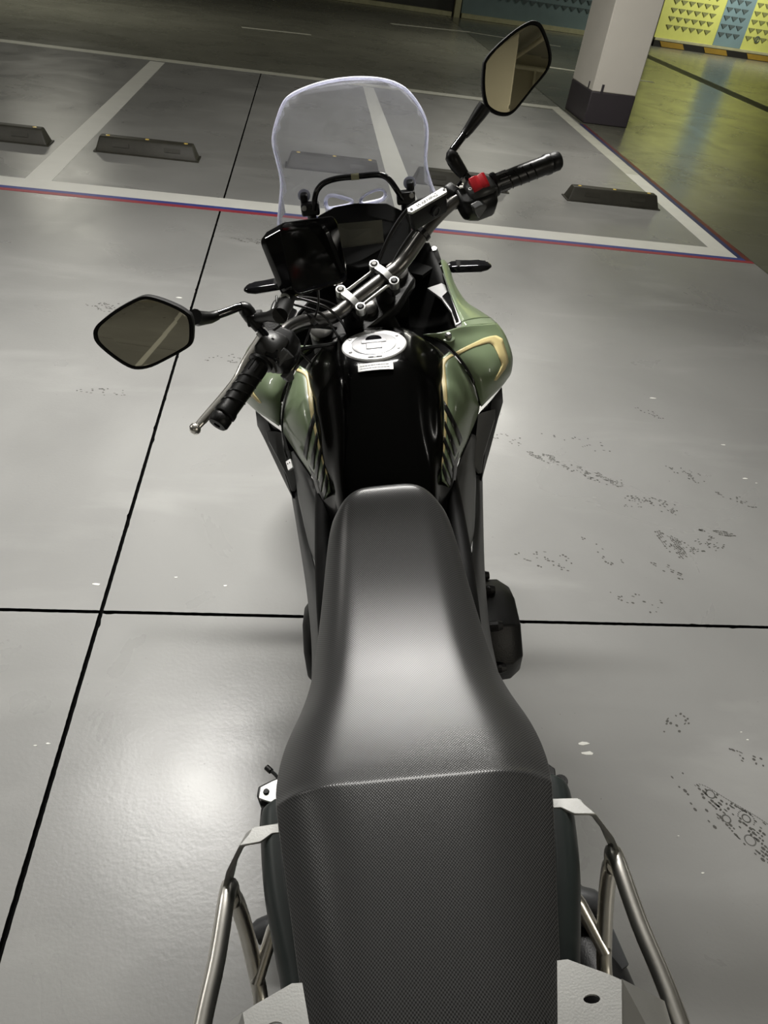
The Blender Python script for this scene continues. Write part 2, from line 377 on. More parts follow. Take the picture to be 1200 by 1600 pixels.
for x0, x1, y0, y1, m, j in [(X0, -.5, -4, 1.437, 'epoxy', 1), (-.5, 7.25, -4, 1.437, 'epoxy', 1), (X0, -.5, 1.437, 10.08, 'epoxy', 1), (-.5, 3.33, 1.437, 10.08, 'epoxy', 1), (3.319, 7.25, 1.437, Y1, 'ramp', 2),
                            (X0, 3.33, 10.08, Y1, 'lane', 0), (X0, 7.25, Y0, -4, 'epoxy', 0), (7.58, X1, Y0, 10.08, 'ramp', 0), (7.58, X1, 10.08, Y1, 'ramp', 0)]:
    slab(x0, x1, y0, y1, M_[m], j == 1, 0.0055 if j == 1 else 0.001)
# drain grating in the trench along the right of the pillar
gr = MB()
for i in range(290):
    y = 4.0 + i * 0.058
    gr.box((7.415, y, -0.012), (0.32, 0.022, 0.022))
gr.box((7.265, 12.4, -0.012), (0.03, 17, 0.024)); gr.box((7.565, 12.4, -0.012), (0.03, 17, 0.024))
tag(gr.build('drain_grating', M_['grate'], fl), 'long dark drain grating let into the floor', kind='stuff')

def line(pts, m, h=0.0016):
    return MB().prism([(x, y, 0.0002) for x, y in pts], (0, 0, h)).build('parking_line', m, fl)
def quad(x0, y0, x1, y1, w, m, h=0.0016):
    d = Vector((x1 - x0, y1 - y0)).normalized(); n = Vector((-d.y, d.x)) * w / 2
    return line([(x0 - n.x, y0 - n.y), (x1 - n.x, y1 - n.y), (x1 + n.x, y1 + n.y), (x0 + n.x, y0 + n.y)], m, h)
line([(X0, 5.045), (3.225, 5.045), (3.225, 5.225), (X0, 5.225)], M_['line_white'])
line([(X0, 5.0), (3.27, 5.0), (3.27, 5.044), (X0, 5.044)], M_['line_blue'], .0014)
line([(X0, 4.955), (3.315, 4.955), (3.315, 4.999), (X0, 4.999)], M_['line_red'], .0014)
line([(3.075, 5.226), (3.225, 5.226), (3.255, 7.2), (3.112, 7.2)], M_['line_white']); line([(3.112, 7.2), (3.255, 7.2), (3.30, 10.33), (3.17, 10.33)], M_['line_worn'])
line([(3.226, 5.045), (3.27, 5.045), (3.34, 9.40), (3.302, 9.40)], M_['line_blue_worn'], .0014)
line([(3.271, 5.0), (3.315, 5.0), (3.375, 9.40), (3.341, 9.40)], M_['line_red_worn'], .0014)
line([(X0, 9.80), (3.17, 10.16), (3.17, 10.33), (X0, 9.99)], M_['line_worn'])
line([(-1.785, 5.226), (-1.62, 5.226), (-1.605, 9.99), (-1.77, 9.99)], M_['line_white'])
line([(0.70, 5.226), (0.90, 5.226), (0.86, 10.06), (0.73, 10.06)], M_['line_white'])
quad(1.7, 17.35, 3.45, 17.85, .14, M_['line_worn']); quad(3.4, 17.80, 5.3, 17.45, .07, M_['line_worn']); quad(4.1, 14.05, 6.0, 13.9, .13, M_['line_worn'])
quad(-1.0, 13.9, 0.1, 14.1, .10, M_['line_worn'])
quad(-1.95, -3.1, -2.65, -6.3, .045, M_['line_white'])
quad(-4.9, 5.3, -4.85, 9.8, .15, M_['line_white'])

# walls, ceiling
def struct(o): return tag(o, kind='structure')
struct(MB().box(((X0 + X1) / 2, (Y0 + Y1) / 2, ZC + .06), (X1 - X0 + .4, Y1 - Y0 + .4, .12)).build('ceiling', M_['ceiling']))
struct(MB().box((X0 - .06, (Y0 + Y1) / 2, ZC / 2), (.12, Y1 - Y0, ZC)).build('wall_left', M_['wall']))
struct(MB().box((X1 + .06, (Y0 + Y1) / 2, ZC / 2), (.12, Y1 - Y0, ZC)).build('wall_right', M_['wall']))
struct(MB().box(((X0 + X1) / 2, Y0 - .06, ZC / 2), (X1 - X0 + .24, .12, ZC)).build('wall_back', M_['wall']))
struct(MB().box(((X0 + X1) / 2, Y1 + .06, ZC / 2), (X1 - X0 + .24, .12, ZC)).build('wall_far', M_['door_dark']))

# three metal shutters along the far wall
def triangles(parent, x0, x1, y, m, z0, rows, label, skip=()):
    t = MB(); p = 0.20
    for r in range(rows):
        z = z0 + r * 0.170; n = int((x1 - x0) / p)
        for i in range(n):
            x = x0 + (i + .5) * p
            t.prism([(x - .088, y, z), (x + .088, y, z), (x, y, z - .092)], (0, -.012, 0))
    o = t.build('triangle_emboss', m, parent, fix=True); tag(o, label, kind='stuff'); return o
d1 = struct(MB().box((-2.0, 20.84, 1.5), (10.9, .1, 2.9)).build('door_1', M_['door_dark']))
MB().box((-2.0, 20.72, .05), (10.9, .14, .09)).build('sill', M_['sill'], d1)
MB().box((3.58, 20.74, 1.5), (.14, .16, 3.0)).build('post', M_['sill'], d1)
d2 = struct(MB().box((5.9, 20.84, 1.52), (4.4, .1, 2.9)).build('door_2', M_['door_blue']))
MB().box((5.9, 20.72, .05), (4.4, .14, .09)).build('sill', M_['sill'], d2)
triangles(d2, 3.9, 8.0, 20.785, M_['tri_blue'], .52, 9, 'rows of small dark triangles pressed into the metal')
d3 = struct(MB().box((11.75, 20.66, 1.62), (6.4, .1, 2.96)).build('door_3', M_['door_yellow']))
MB().box((11.75, 20.58, .14), (6.4, .14, .07)).build('sill', M_['sill'], d3)
o = MB().box((10.47, 20.605, 1.63), (.74, .012, 2.9)).build('colour_band', M_['door_stripe'], d3); tag(o, 'blue grey vertical band')
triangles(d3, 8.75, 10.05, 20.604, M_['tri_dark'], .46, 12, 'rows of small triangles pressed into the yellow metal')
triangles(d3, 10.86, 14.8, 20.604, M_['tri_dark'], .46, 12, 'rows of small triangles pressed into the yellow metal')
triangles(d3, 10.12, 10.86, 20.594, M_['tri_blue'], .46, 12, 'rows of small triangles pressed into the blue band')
MB().box((8.36, 20.6, 1.6), (.16, .2, 3.2)).build('post', M_['door_dark'], d3)
for cx, cz, dd, yy in ((11.2, .42, d3, 20.60), (7.1, .56, d2, 20.78)):
    e = MB()
    for k in range(24):
        a0, a1 = 2 * math.pi * k / 24, 2 * math.pi * (k + 1) / 24
        e.prism([(cx + .07 * math.cos(a0), yy, cz + .07 * math.sin(a0)), (cx + .07 * math.cos(a1), yy, cz + .07 * math.sin(a1)), (cx + .054 * math.cos(a1), yy, cz + .054 * math.sin(a1)), (cx + .054 * math.cos(a0), yy, cz + .054 * math.sin(a0))], (0, -.014, 0))
    e.box((cx, yy - .007, cz), (.025, .014, .06))
    e.build('round_emblem', M_['tri_blue'], dd)
kb = struct(MB().box((11.75, 20.5, .065), (6.5, .2, .13)).build('trim_1', M_['haz_black']))
for i in range(6):
    x = 8.72 + i * 1.16
    o = MB().prism([(x, 20.398, .012), (x + .60, 20.398, .012), (x + .52, 20.398, .122), (x - .08, 20.398, .122)], (0, -.008, 0)).build('kerb_block', M_['haz_yellow'], kb)
    tag(o, 'yellow slanted block of the hazard kerb')

# pillar in view, and the beige pillar behind the camera that the mirror shows
pl = struct(MB().box((3.655, 9.89, ZC / 2 + .17), (.55, .82, ZC - .34)).build('pillar', M_['pillar'], bevel=.012))
MB().box((3.655, 9.89, .17), (.556, .826, .34)).build('pillar_base', M_['pillar_dark'], pl, bevel=.012)
MB().box((3.374, 9.62, .385), (.004, .03, .07)).build('paint_drip', M_['pillar_dark'], pl)
MB().box((3.50, 9.474, .37), (.03, .004, .10)).build('paint_drip', M_['pillar_dark'], pl)
p2 = struct(MB().box((1.42, -5.4, ZC / 2 + .17), (1.2, .8, ZC - .34)).build('pillar', M_['wall'], bevel=.012))
MB().box((1.42, -5.4, .17), (1.206, .806, .34)).build('pillar_base', M_['pillar_dark'], p2)
pp = MB().tube([(2.70, -6.4, 3.20), (2.70, -7.9, 3.20)], .028, 10); 
tag(pp.build('ceiling_conduit', M_['pipe']), 'cream conduit under the ceiling behind the rider, seen in the right mirror', 'pipe', 'conduits seen in the right mirror')
pp = MB().tube([(2.62, -7.93, 3.14), (7.0, -7.93, 3.14)], .028, 10); pp.tube([(3.05, -7.93, 3.12), (3.05, -7.93, .5)], .018, 8)
tag(pp.build('wall_conduit', M_['pipe']), 'cream conduit branching down the back wall, seen in the right mirror', 'pipe', 'conduits seen in the right mirror')
# lamp fittings
for x, y, z, L, P, c, where in LAMPS:
    t = empty('strip_light', (x, y, z)); tag(t, 'white ceiling strip light ' + where, 'lamp', 'ceiling strip lights')
    MB().box((0, 0, .03), (L + .1, .11, .05)).build('housing', M_['housing'], t)
    for s in (-1, 1): MB().tube([(s * L * .4, 0, .05), (s * L * .4, 0, ZC - z)], .006, 6).build('hanger', M_['housing'], t)
    MB().box((0, 0, -.0), (L, .06, .012)).build('diffuser', M_['tube'], t)

# wheel stops
def wheel_stop(x, y, L, label):
    t = empty('wheel_stop', (x, y, 0)); tag(t, label, 'wheel stop', 'rubber wheel stops in the parking bays')
    h = .105; prof = [(-.075, 0), (-.072, .018), (-.045, h - .012), (-.036, h), (.036, h), (.045, h - .012), (.072, .018), (.075, 0)]
    rings = []
    for xx, k in ((-L / 2, 1.0), (-L / 2 + .012, 1.0), (L / 2 - .012, 1.0), (L / 2, 1.0)):
        e = 1 if abs(xx) > L / 2 - .005 else 0
        rings.append([(xx - (xx / abs(xx)) * (z / h) * .035, py * (.93 if e else 1), z * (.97 if e else 1)) for py, z in prof])
    MB().loft(rings).build('rubber_block', M_['stopper'], t, bevel=.003)
    MB().box((0, 0, .004), (L + .02, .17, .008)).build('base_flange', M_['stopper'], t)
    for k in (-.38, 0, .38): MB().disc((k * L, -.0, h - .001), (0, 0, 1), [(0, .016), (.004, .014), (.005, .005)], 12).build('amber_stud', M_['amber'], t)
    for k in (-.25, .25): MB().box((k * L, -.062, .06), (.12, .004, .03), Matrix.Rotation(R(-20), 3, 'X')).build('reflector_pad', M_['stopper'], t)
wheel_stop(-2.235, 6.10, .75, 'dark rubber wheel stop cut off by the left edge of the photo')
wheel_stop(-1.145, 6.10, .75, 'dark rubber wheel stop right of the slanted white bay line at left')
wheel_stop(.275, 6.22, .75, 'dark rubber wheel stop seen through the clear windscreen')
wheel_stop(1.31, 6.17, .78, 'dark rubber wheel stop behind the right handlebar switches')
wheel_stop(2.61, 6.15, .80, 'dark rubber wheel stop inside the white corner, right of the right grip')

# sooty shoe prints and paint chips
def shoe_print(x, y, ang, L=.28, wd=.10, dens=.7, style=0, keep=None):
    m = MB(); a = R(ang); ca, sa = math.cos(a), math.sin(a)
    def put(u, v, du, dv, r=0):
        P = []
        for k in range(6):
            t = 2 * math.pi * k / 6 + r; pu, pv = u + du * math.cos(t), v + dv * math.sin(t)
            P.append((x + pu * ca - pv * sa, y + pu * sa + pv * ca, .0003))
        m.add(P, [tuple(range(6))])
    n = int(L / .0088)
    for i in range(n):
        u = -L / 2 + (i + .5) * L / n; s = u / (L / 2)
        hw = wd / 2 * (0.80 + .25 * math.sin((s + .2) * 2.6)) * math.sqrt(max(0, 1 - abs(s) ** 5))
        if keep and not (keep[0] < s < keep[1]): continue
        k = max(2, int(hw * 2 / .009))
        for j in range(k):
            v = -hw + (j + .5) * 2 * hw / k
            if style == 1:
                skip = False
                for cu, cv, cr_ in ((-.36, .1, .17), (-.14, -.2, .15), (.1, -.25, .2), (-.02, .22, .22)):
                    if math.hypot(s * .5 - cu, v / wd - cv) < cr_ * .55: skip = True
                if skip: continue
            if random.random() < dens * (.55 + .45 * math.sin(u * 60 + v * 90)):
                put(u + random.uniform(-.002, .002), v, random.uniform(.0028, .0068), random.uniform(.0018, .0046), random.random())
    if style == 1:
        for cu, cv, rad in ((-.36, .1, .011), (-.14, -.2, .010), (.1, -.25, .013), (-.02, .22, .010), (-.02, .22, .020)):
            for k in range(22):
                t = 2 * math.pi * k / 22
                if rad > .015 and k > 13: continue
                put(cu * L + rad * math.cos(t), cv * wd + rad * math.sin(t), .0022, .0016, t)
        for i in range(46):
            s = -1 + 2 * i / 46; hw = wd / 2 * (0.80 + .25 * math.sin((s + .2) * 2.6)) * math.sqrt(max(0, 1 - abs(s) ** 5))
            put(s * L / 2, hw, .003, .0012)
    if m.f:
        o = obj('shoe_print', m.v, m.f, M_['stain'], fl); tag(o, kind='stuff')
        if style == 1: o['label'] = 'dark shoe print with round tread circles'
for a in [(*(1.1529, 0.7875), -52, .27, .10, 1.1, 1), (*(1.2752, 0.9511), -35, .16, .06, .35, 0), (*(1.0612, 2.3155), -25, .20, .075, 1.0, 0, (-1, .2)), (*(1.1645, 2.2504), -28, .22, .07, .5),
          (*(1.2544, 2.1943), -12, .16, .07, .9, 0), (*(1.6521, 2.7379), -35, .14, .05, .55), (*(1.3936, 1.8257), -62, .16, .10, .95), (*(1.5127, 1.8254), 20, .18, .08, .5), (*(1.3347, 2.0670), 20, .15, .09, .5),
          (*(1.4399, 2.0471), -40, .14, .09, .6), (*(1.6264, 2.2679), -40, .17, .09, .4), (*(0.8796, 1.7171), -10, .2, .1, .28), (*(1.3216, 1.6911), -35, .13, .06, .6), (*(1.7782, 2.1110), -25, .18, .06, .5),
          (*(1.0897, 1.0741), 35, .10, .06, .5), (*(0.9022, 2.4516), -20, .16, .08, .3), (*(1.5977, 1.9005), -10, .14, .03, 1.0), (*(1.0931, 1.7761), -50, .2, .07, .28), (*(1.1582, 1.5354), -20, .2, .08, .25), (*(1.0764, 0.8549), -60, .25, .1, .14),
          (*(-0.2785, 4.4691), -5, .25, .08, .6), (*(-0.8953, 3.3939), -10, .2, .12, .35), (*(-0.2406, 2.9763), 10, .3, .1, .3), (*(1.2127, 2.4591), -20, .3, .1, .1), (*(-0.7463, 2.6187), 0, .2, .06, .3)]:
    shoe_print(*a)
ch = MB()
for px, py, s in [(*(1.7217, 2.8773), .02), (*(1.9090, 2.5038), .013), (*(1.8918, 2.2548), .014), (*(1.9268, 2.2271), .006), (*(0.8072, 1.0149), .016), (*(0.8091, 0.9867), .018), (*(1.2816, 1.0262), .005), (*(1.2745, 1.0502), .004), (*(-0.5737, 3.5713), .02),
                  (*(-0.5372, 1.5442), .016), (*(-0.3142, 1.5829), .006), (*(-0.1657, 1.5540), .008), (*(0.9701, 0.7654), .003), (*(0.9937, 0.6778), .005), (*(-0.5316, 1.0164), .006), (*(-0.5590, 1.0113), .005)]:
    n = 7; ch.prism([(px + s * random.uniform(.6, 1.1) * math.cos(2 * math.pi * k / n), py + s * .35 * random.uniform(.5, 1.2) * math.sin(2 * math.pi * k / n), .0002) for k in range(n)], (0, 0, .0006))
tag(ch.build('paint_chip', M_['line_white'], fl), 'white paint chips and droppings on the grey floor', kind='stuff')

# =================================================================== THE MOTORCYCLE
LEAN, YAW = R(-11.5), R(-1.5)
bike = empty('motorcycle', (.32, 0, 0), (0, LEAN, YAW))
tag(bike, 'parked sage green and black adventure motorcycle with clear windscreen and steel pannier racks', 'motorcycle')
def mirx(p): return (-p[0], p[1], p[2])
SM = Matrix(((0.790155, -0.612907, 0.000000, 0.000000), (0.543655, 0.700876, -0.461749, 1.311000), (0.283009, 0.364853, 0.887011, 1.077000), (0.000000, 0.000000, 0.000000, 1.000000)))      # steering head frame, bars on the left lock

# ---- seat
seat_tab = [  # y, half width, centre z, edge z, share of the width that stays flat on top
    (0.927, 0.0300, 0.8959, 0.8859, 0.3), (0.922, 0.0550, 0.9099, 0.8879, 0.4), (0.909, 0.0780, 0.9199, 0.8859, 0.45), (0.897, 0.0860, 0.9172, 0.8802, 0.5), (0.884, 0.0945, 0.9129, 0.8729, 0.55), (0.855, 0.1025, 0.8957, 0.8557, 0.55), (0.8, 0.1099, 0.8757, 0.8357, 0.55), (0.74, 0.1166, 0.8596, 0.8196, 0.55), (0.68, 0.1233, 0.8511, 0.8111, 0.55), (0.62, 0.1292, 0.8480, 0.8080, 0.55), (0.57, 0.1423, 0.8519, 0.8099, 0.55), (0.53, 0.1575, 0.8572, 0.8152, 0.55), (0.49, 0.1644, 0.8643, 0.8243, 0.56), (0.45, 0.1652, 0.8742, 0.8362, 0.6), (0.428, 0.1617, 0.8814, 0.8454, 0.55), (0.418, 0.1601, 0.8848, 0.8508, 0.5), (0.416, 0.1598, 0.8849, 0.8509, 0.45), (0.4, 0.1573, 0.8844, 0.8504, 0.4), (0.36, 0.1502, 0.8830, 0.8470, 0.3), (0.29, 0.1366, 0.8793, 0.8433, 0.3), (0.19, 0.1188, 0.8741, 0.8381, 0.3), (0.08, 0.0980, 0.8664, 0.8324, 0.3), (0, 0.0880, 0.8508, 0.8188, 0.3), (-0.05, 0.0750, 0.8326, 0.8046, 0.3), (-0.075, 0.0500, 0.8210, 0.7990, 0.3)]
rings = []
for y, hw, zc, ze, fl_ in seat_tab:
    ring = []; n = 22
    for k in range(n + 1):
        s = -1 + 2 * k / n; a = abs(s)
        lat = math.sin(s * math.pi / 2)
        al = abs(lat); q = max(0, (al - fl_) / (1 - fl_)); ring.append((lat * hw, y, ze + (zc - ze) * (1 - q ** (1.9 if fl_ > .5 else 2.6)) - .0025 * al * al)) 
    ring += [(hw * 1.0, y, ze - .022), (hw * .97, y, ze - .05), (hw * .5, y, ze - .062), (-hw * .5, y, ze - .062), (-hw * .97, y, ze - .05), (-hw * 1.0, y, ze - .022)]
    rings.append(ring)
o = MB().loft(rings).build('seat', M_['seat'], bike, smooth=60)
md = o.modifiers.new('sub', 'SUBSURF'); md.levels = 1; md.render_levels = 2
tag(o, 'black textured vinyl two level seat')

# ---- fuel tank cover (gloss black) under the painted side panels
tank_tab = [  # y, centre z, [(x,z)...] to the right
    (1.335, .93, [(.05, .925), (.085, .90), (.10, .84), (.09, .78)]),
    (1.30, 1.002, [(.05, .998), (.088, .975), (.125, .93), (.15, .86)]),
    (1.265, 1.015, [(.058, 1.013), (.098, .990), (.140, .946), (.165, .87)]),
    (1.204, 1.0165, [(.062, 1.0145), (.098, .983), (.128, .950), (.160, .87)]),
    (1.155, 1.0155, [(.060, 1.012), (.096, .974), (.118, .942), (.155, .86)]),
    (1.132, 1.0115, [(.058, 1.006), (.094, .963), (.116, .933), (.150, .85)]),
    (1.115, 1.004, [(.057, .998), (.093, .953), (.114, .925), (.148, .845)]),
    (1.09, .988, [(.056, .982), (.090, .941), (.111, .913), (.140, .83)]),
    (1.05, .960, [(.055, .955), (.087, .918), (.106, .888), (.13, .81)]),
    (1.00, .922, [(.055, .917), (.084, .888), (.098, .84), (.115, .78)]),
    (.955, .880, [(.05, .876), (.078, .855), (.09, .81), (.10, .76)]),
    (.92, .835, [(.045, .83), (.07, .815), (.08, .78), (.08, .74)])]
tk = Patch([[(-x, y, z) for x, z in reversed(pr)] + [(0, y, zc)] + list((x, y, z) for x, z in pr) for y, zc, pr in tank_tab])
o = tk.mesh('tank_cover', M_['tank_black'], bike, nu=48, nv=6, thick=.003)
tag(o, 'glossy black fuel tank cover')
# front step of the tank towards the steering head
# ---- filler cap
ct = Vector((.002, 1.204, 1.0158)); ax = Vector((0, .01, 1)).normalized()
cap = MB().disc(ct, ax, [(-.006, .060), (.0015, .060), (.0035, .0580), (.0042, .043), (.0025, .0425)], 56).build('fuel_cap', M_['white_alu'], bike, smooth=True); tag(cap, 'round silver fuel filler cap')
MB().disc(ct, ax, [(.0025, .0412), (.0050, .0408), (.0056, .039)], 48).build('lid', M_['cap'], cap, smooth=True)
MB().box(ct + ax * .0062 + Vector((0, -.012, 0)), (.030, .022, .003)).build('key_flap', M_['cap'], cap, bevel=.002)
MB().disc(ct + ax * .0030 + Vector((0, .016, 0)), ax, [(0, .0), (.0, .016), (.0035, .015)], 24).build('key_recess', M_['gloss_black'], cap)
MB().box(ct + ax * .0055 + Vector((0, .006, 0)), (.046, .010, .004)).build('hinge', M_['cap'], cap, bevel=.001)
MB().box(ct + ax * .0040 + Vector((0, -.0505, 0)), (.026, .0035, .002)).build('notch', M_['matte_black'], cap)
for k in range(6):
    t = math.pi / 6 + k * math.pi / 3
    MB().disc(ct + Vector((math.cos(t) * .0502, math.sin(t) * .0502, .0030)), ax, [(0, .0035), (.0025, .003)], 10).build('cap_bolt', M_['cap'], cap)
# warning label on the tank
lb = [(-0.0301, 1.1383, 1.0145), (0.0327, 1.1399, 1.0145), (0.0322, 1.1194, 1.0105), (-0.0298, 1.1201, 1.0105)]
q = [Vector(p) for p in lb]
m = MB(); n = 8; V = []
for j in (0, 1):
    for i in range(n + 1):
        t = i / n; p = (q[0].lerp(q[1], t) if j == 0 else q[3].lerp(q[2], t)); x = p.x
        V.append(Vector((p.x, p.y, (1.0165 if j == 0 else 1.0125) - (abs(x) ** 2) * 1.6)))
m.add(V, [(i, i + 1, n + 2 + i, n + 1 + i) for i in range(n)])
lab = m.build('warning_label', M_['white'], bike); md = lab.modifiers.new('s', 'SOLIDIFY'); md.thickness = .001; md.offset = 0
tag(lab, 'small white warning label with two grey lines of print')
tm = MB(); random.seed(3)
for row in (0, 1):
    x = -.026
    while x < .024:
        wd_ = random.uniform(.002, .0055); f0 = .32 + row * .36
        c = V[0].lerp(V[n + 1], f0); zz = 1.0165 - .004 * f0 - x * x * 1.6 + .0009
        yy = (V[0].lerp(V[n + 1], f0)).lerp(V[n].lerp(V[2 * n + 1], f0), (x + .029) / .058).y
        tm.box((x + wd_ / 2, yy, zz), (wd_, .0016, .0003)); x += wd_ + .0012
tm.build('print', M_['ink'], lab)

# ---- painted panels, both sides (coordinates for the right, mirrored for the left)
PANEL = [[(0.1460, 1.2568, 0.9620), (0.1538, 1.2502, 0.9550), (0.1622, 1.2490, 0.9450), (0.1701, 1.2428, 0.9350)],
         [(0.1241, 1.2302, 0.9550), (0.1444, 1.2248, 0.9530), (0.1638, 1.2337, 0.9350), (0.1836, 1.2418, 0.9100)],
         [(0.1205, 1.1588, 0.9420), (0.1423, 1.1616, 0.9380), (0.1684, 1.1866, 0.9150), (0.1963, 1.2323, 0.8750)],
         [(0.1183, 1.1130, 0.9220), (0.1387, 1.1174, 0.9170), (0.1672, 1.1534, 0.8900), (0.2007, 1.2269, 0.8420)],
         [(0.1115, 1.0707, 0.8950), (0.1285, 1.0782, 0.8880), (0.1509, 1.1161, 0.8600), (0.1723, 1.1646, 0.8250)],
         [(0.1027, 1.0305, 0.8680), (0.1134, 1.0351, 0.8620), (0.1267, 1.0612, 0.8400), (0.1409, 1.1002, 0.8100)],
         [(0.0998, 1.0006, 0.8450), (0.1054, 1.0006, 0.8400), (0.1122, 1.0134, 0.8220), (0.1187, 1.0310, 0.8000)]]
SHROUD = [[(0.0984, 1.2815, 0.9900), (0.1350, 1.2847, 0.9900), (0.1773, 1.3113, 0.9850), (0.2216, 1.3587, 0.9620), (0.2689, 1.4222, 0.9300)],
          [(0.1242, 1.2810, 0.9780), (0.1513, 1.2773, 0.9770), (0.1877, 1.3044, 0.9680), (0.2291, 1.3467, 0.9500), (0.2802, 1.4139, 0.9150)],
          [(0.1494, 1.2641, 0.9620), (0.1728, 1.2700, 0.9620), (0.2040, 1.2937, 0.9550), (0.2416, 1.3337, 0.9380), (0.2880, 1.3942, 0.9000)],
          [(0.1721, 1.2394, 0.9380), (0.1913, 1.2422, 0.9400), (0.2194, 1.2616, 0.9350), (0.2532, 1.3004, 0.9180), (0.2930, 1.3656, 0.8780)],
          [(0.1908, 1.2219, 0.9020), (0.2041, 1.2188, 0.9080), (0.2260, 1.2375, 0.9050), (0.2550, 1.2767, 0.8900), (0.2881, 1.3435, 0.8600)],
          [(0.2052, 1.2310, 0.8450), (0.2157, 1.2324, 0.8550), (0.2331, 1.2516, 0.8580), (0.2576, 1.2863, 0.8560), (0.2846, 1.3435, 0.8450)]]
FIN = [[(0.0984, 1.2815, 0.9900), (0.1773, 1.3113, 0.9850), (0.2216, 1.3587, 0.9620), (0.2689, 1.4222, 0.9300)],
       [(0.1815, 1.3328, 0.9840), (0.2086, 1.3772, 0.9660), (0.2374, 1.4244, 0.9440), (0.2654, 1.4742, 0.9180)],
       [(0.1797, 1.3782, 0.9840), (0.1977, 1.4131, 0.9720), (0.2214, 1.4553, 0.9520), (0.2404, 1.4966, 0.9300)],
       [(0.1765, 1.4463, 0.9880), (0.1890, 1.4699, 0.9780), (0.2046, 1.5047, 0.9600), (0.2161, 1.5274, 0.9400)],
       [(0.1718, 1.5197, 0.9980), (0.1817, 1.5443, 0.9900), (0.1931, 1.5689, 0.9730), (0.2003, 1.5816, 0.9550)],
       [(0.1702, 1.6014, 1.0100), (0.1794, 1.6202, 1.0020), (0.1905, 1.6424, 0.9820), (0.1957, 1.6261, 0.9680)]]
for sx in (1, -1):
    P = Patch(PANEL, sx); o = P.mesh('tank_side_panel', M_['green'], bike); tag(o, 'sage green tank side panel with stripes')
    P.band('cream_stripe', M_['cream'], o, [(0.177, 0.022), (0.051, 0.818), (0.018, 1.048), (0.000, 1.812), (0.000, 2.717), (0.000, 2.889)], [(0.324, 0.018), (0.234, 0.780), (0.171, 1.118), (0.141, 1.876), (0.109, 2.781), (0.108, 2.947)])
    P.band('cream_stripe', M_['cream'], o, [(0.000, 2.999), (0.000, 3.508), (0.000, 4.247), (0.007, 4.736), (0.000, 5.388)], [(0.089, 3.000), (0.090, 3.631), (0.096, 4.244), (0.119, 4.782), (0.077, 5.376)], lift=.0006)
    for A, B in [([(0.000, 2.601), (0.279, 3.322), (0.537, 3.876), (0.870, 4.421)], [(0.000, 3.025), (0.210, 3.472), (0.458, 4.025), (0.876, 4.643)]), ([(0.000, 3.385), (0.216, 3.876), (0.525, 4.419), (0.975, 4.893)], [(0.000, 3.656), (0.206, 4.147), (0.543, 4.678), (0.914, 4.999)]), ([(0.000, 4.001), (0.268, 4.450), (0.630, 4.854), (0.952, 5.159)], [(0.000, 4.271), (0.297, 4.697), (0.678, 5.150), (0.912, 5.312)]), ([(0.000, 4.579), (0.318, 4.975), (0.706, 5.396), (0.909, 5.555)], [(0.022, 4.812), (0.309, 5.283), (0.679, 5.626), (0.826, 5.720)]), ([(0.021, 5.068), (0.354, 5.543), (0.705, 5.778), (0.850, 5.861)], [(0.024, 5.447), (0.284, 5.896), (0.550, 5.968), (0.819, 6.000)])]:
        P.band('black_stripe', M_['stripe_black'], o, A, B, lift=.0012)
    S = Patch(SHROUD, sx); o = S.mesh('shroud', M_['green'], bike, nu=20); tag(o, 'sage green side shroud with a cream outline stripe')
    S.ribbon('panel_gap', M_['stripe_black'], o, [(.005, .1), (.008, 1), (.008, 2), (.008, 3), (.008, 4), (.008, 4.95)], .0055, lift=.0010)
    S.band('cream_stripe', M_['cream'], o, [(0.000, 2.259), (0.464, 1.955), (0.860, 1.548), (0.922, 1.882), (0.895, 2.750), (0.895, 3.389), (0.816, 3.782), (0.575, 4.314), (0.269, 4.714)], [(0.003, 2.441), (0.412, 2.238), (0.681, 2.204), (0.718, 2.434), (0.720, 3.061), (0.745, 3.519), (0.670, 3.807), (0.532, 4.220), (0.301, 4.824)])
    F = Patch(FIN[1:], sx); fo = F.mesh('shroud_fin', M_['green'], bike, nu=10); tag(fo, 'sage green forward fin of the shroud')
    G = Patch([FIN[1], [SHROUD[0][2], SHROUD[0][3], tuple((a + b) / 2 for a, b in zip(SHROUD[0][3], SHROUD[0][4])), SHROUD[0][4]]], sx); G.mesh('fin_root', M_['green'], fo, nu=10)
    bp_ = Vector((0.1471, 1.2831, 0.9800)); bp_.x *= sx
    MB().disc(bp_ - Vector((0, 0, .004)), (0.1 * sx, -.15, 1), [(0, .013), (.002, .013), (.003, .010)], 24).build('washer', M_['green'], o, smooth=True)
    MB().disc(bp_, (0.1 * sx, -.15, 1), [(0, .0075), (.005, .007), (.008, .0035)], 20).build('panel_bolt', M_['alu'], o, smooth=True)
    # silver inner trim with its black slot
    tr = [(0.1307, 1.5239, 0.9800), (0.1703, 1.5464, 0.9800), (0.1763, 1.4683, 0.9800), (0.1790, 1.3933, 0.9800), (0.1813, 1.3413, 0.9800), (0.1681, 1.3296, 0.9800), (0.1679, 1.3896, 0.9800), (0.1551, 1.4633, 0.9800)]
    tr = [(p[0] * sx, p[1], p[2]) for p in tr]
    ti = MB().prism(tr, (0, .004, -.006)).build('inner_trim', M_['silver_trim'], bike); tag(ti, 'silver inner trim beside the fork')
    sl = [(0.1569, 1.4672, 0.9810), (0.1722, 1.4907, 0.9810), (0.1749, 1.4237, 0.9810), (0.1764, 1.3432, 0.9810), (0.1694, 1.3389, 0.9810), (0.1679, 1.3999, 0.9810)]
    MB().prism([(p[0] * sx, p[1], p[2] + .002) for p in sl], (0, .002, -.003)).build('slot', M_['gloss_black'], ti)
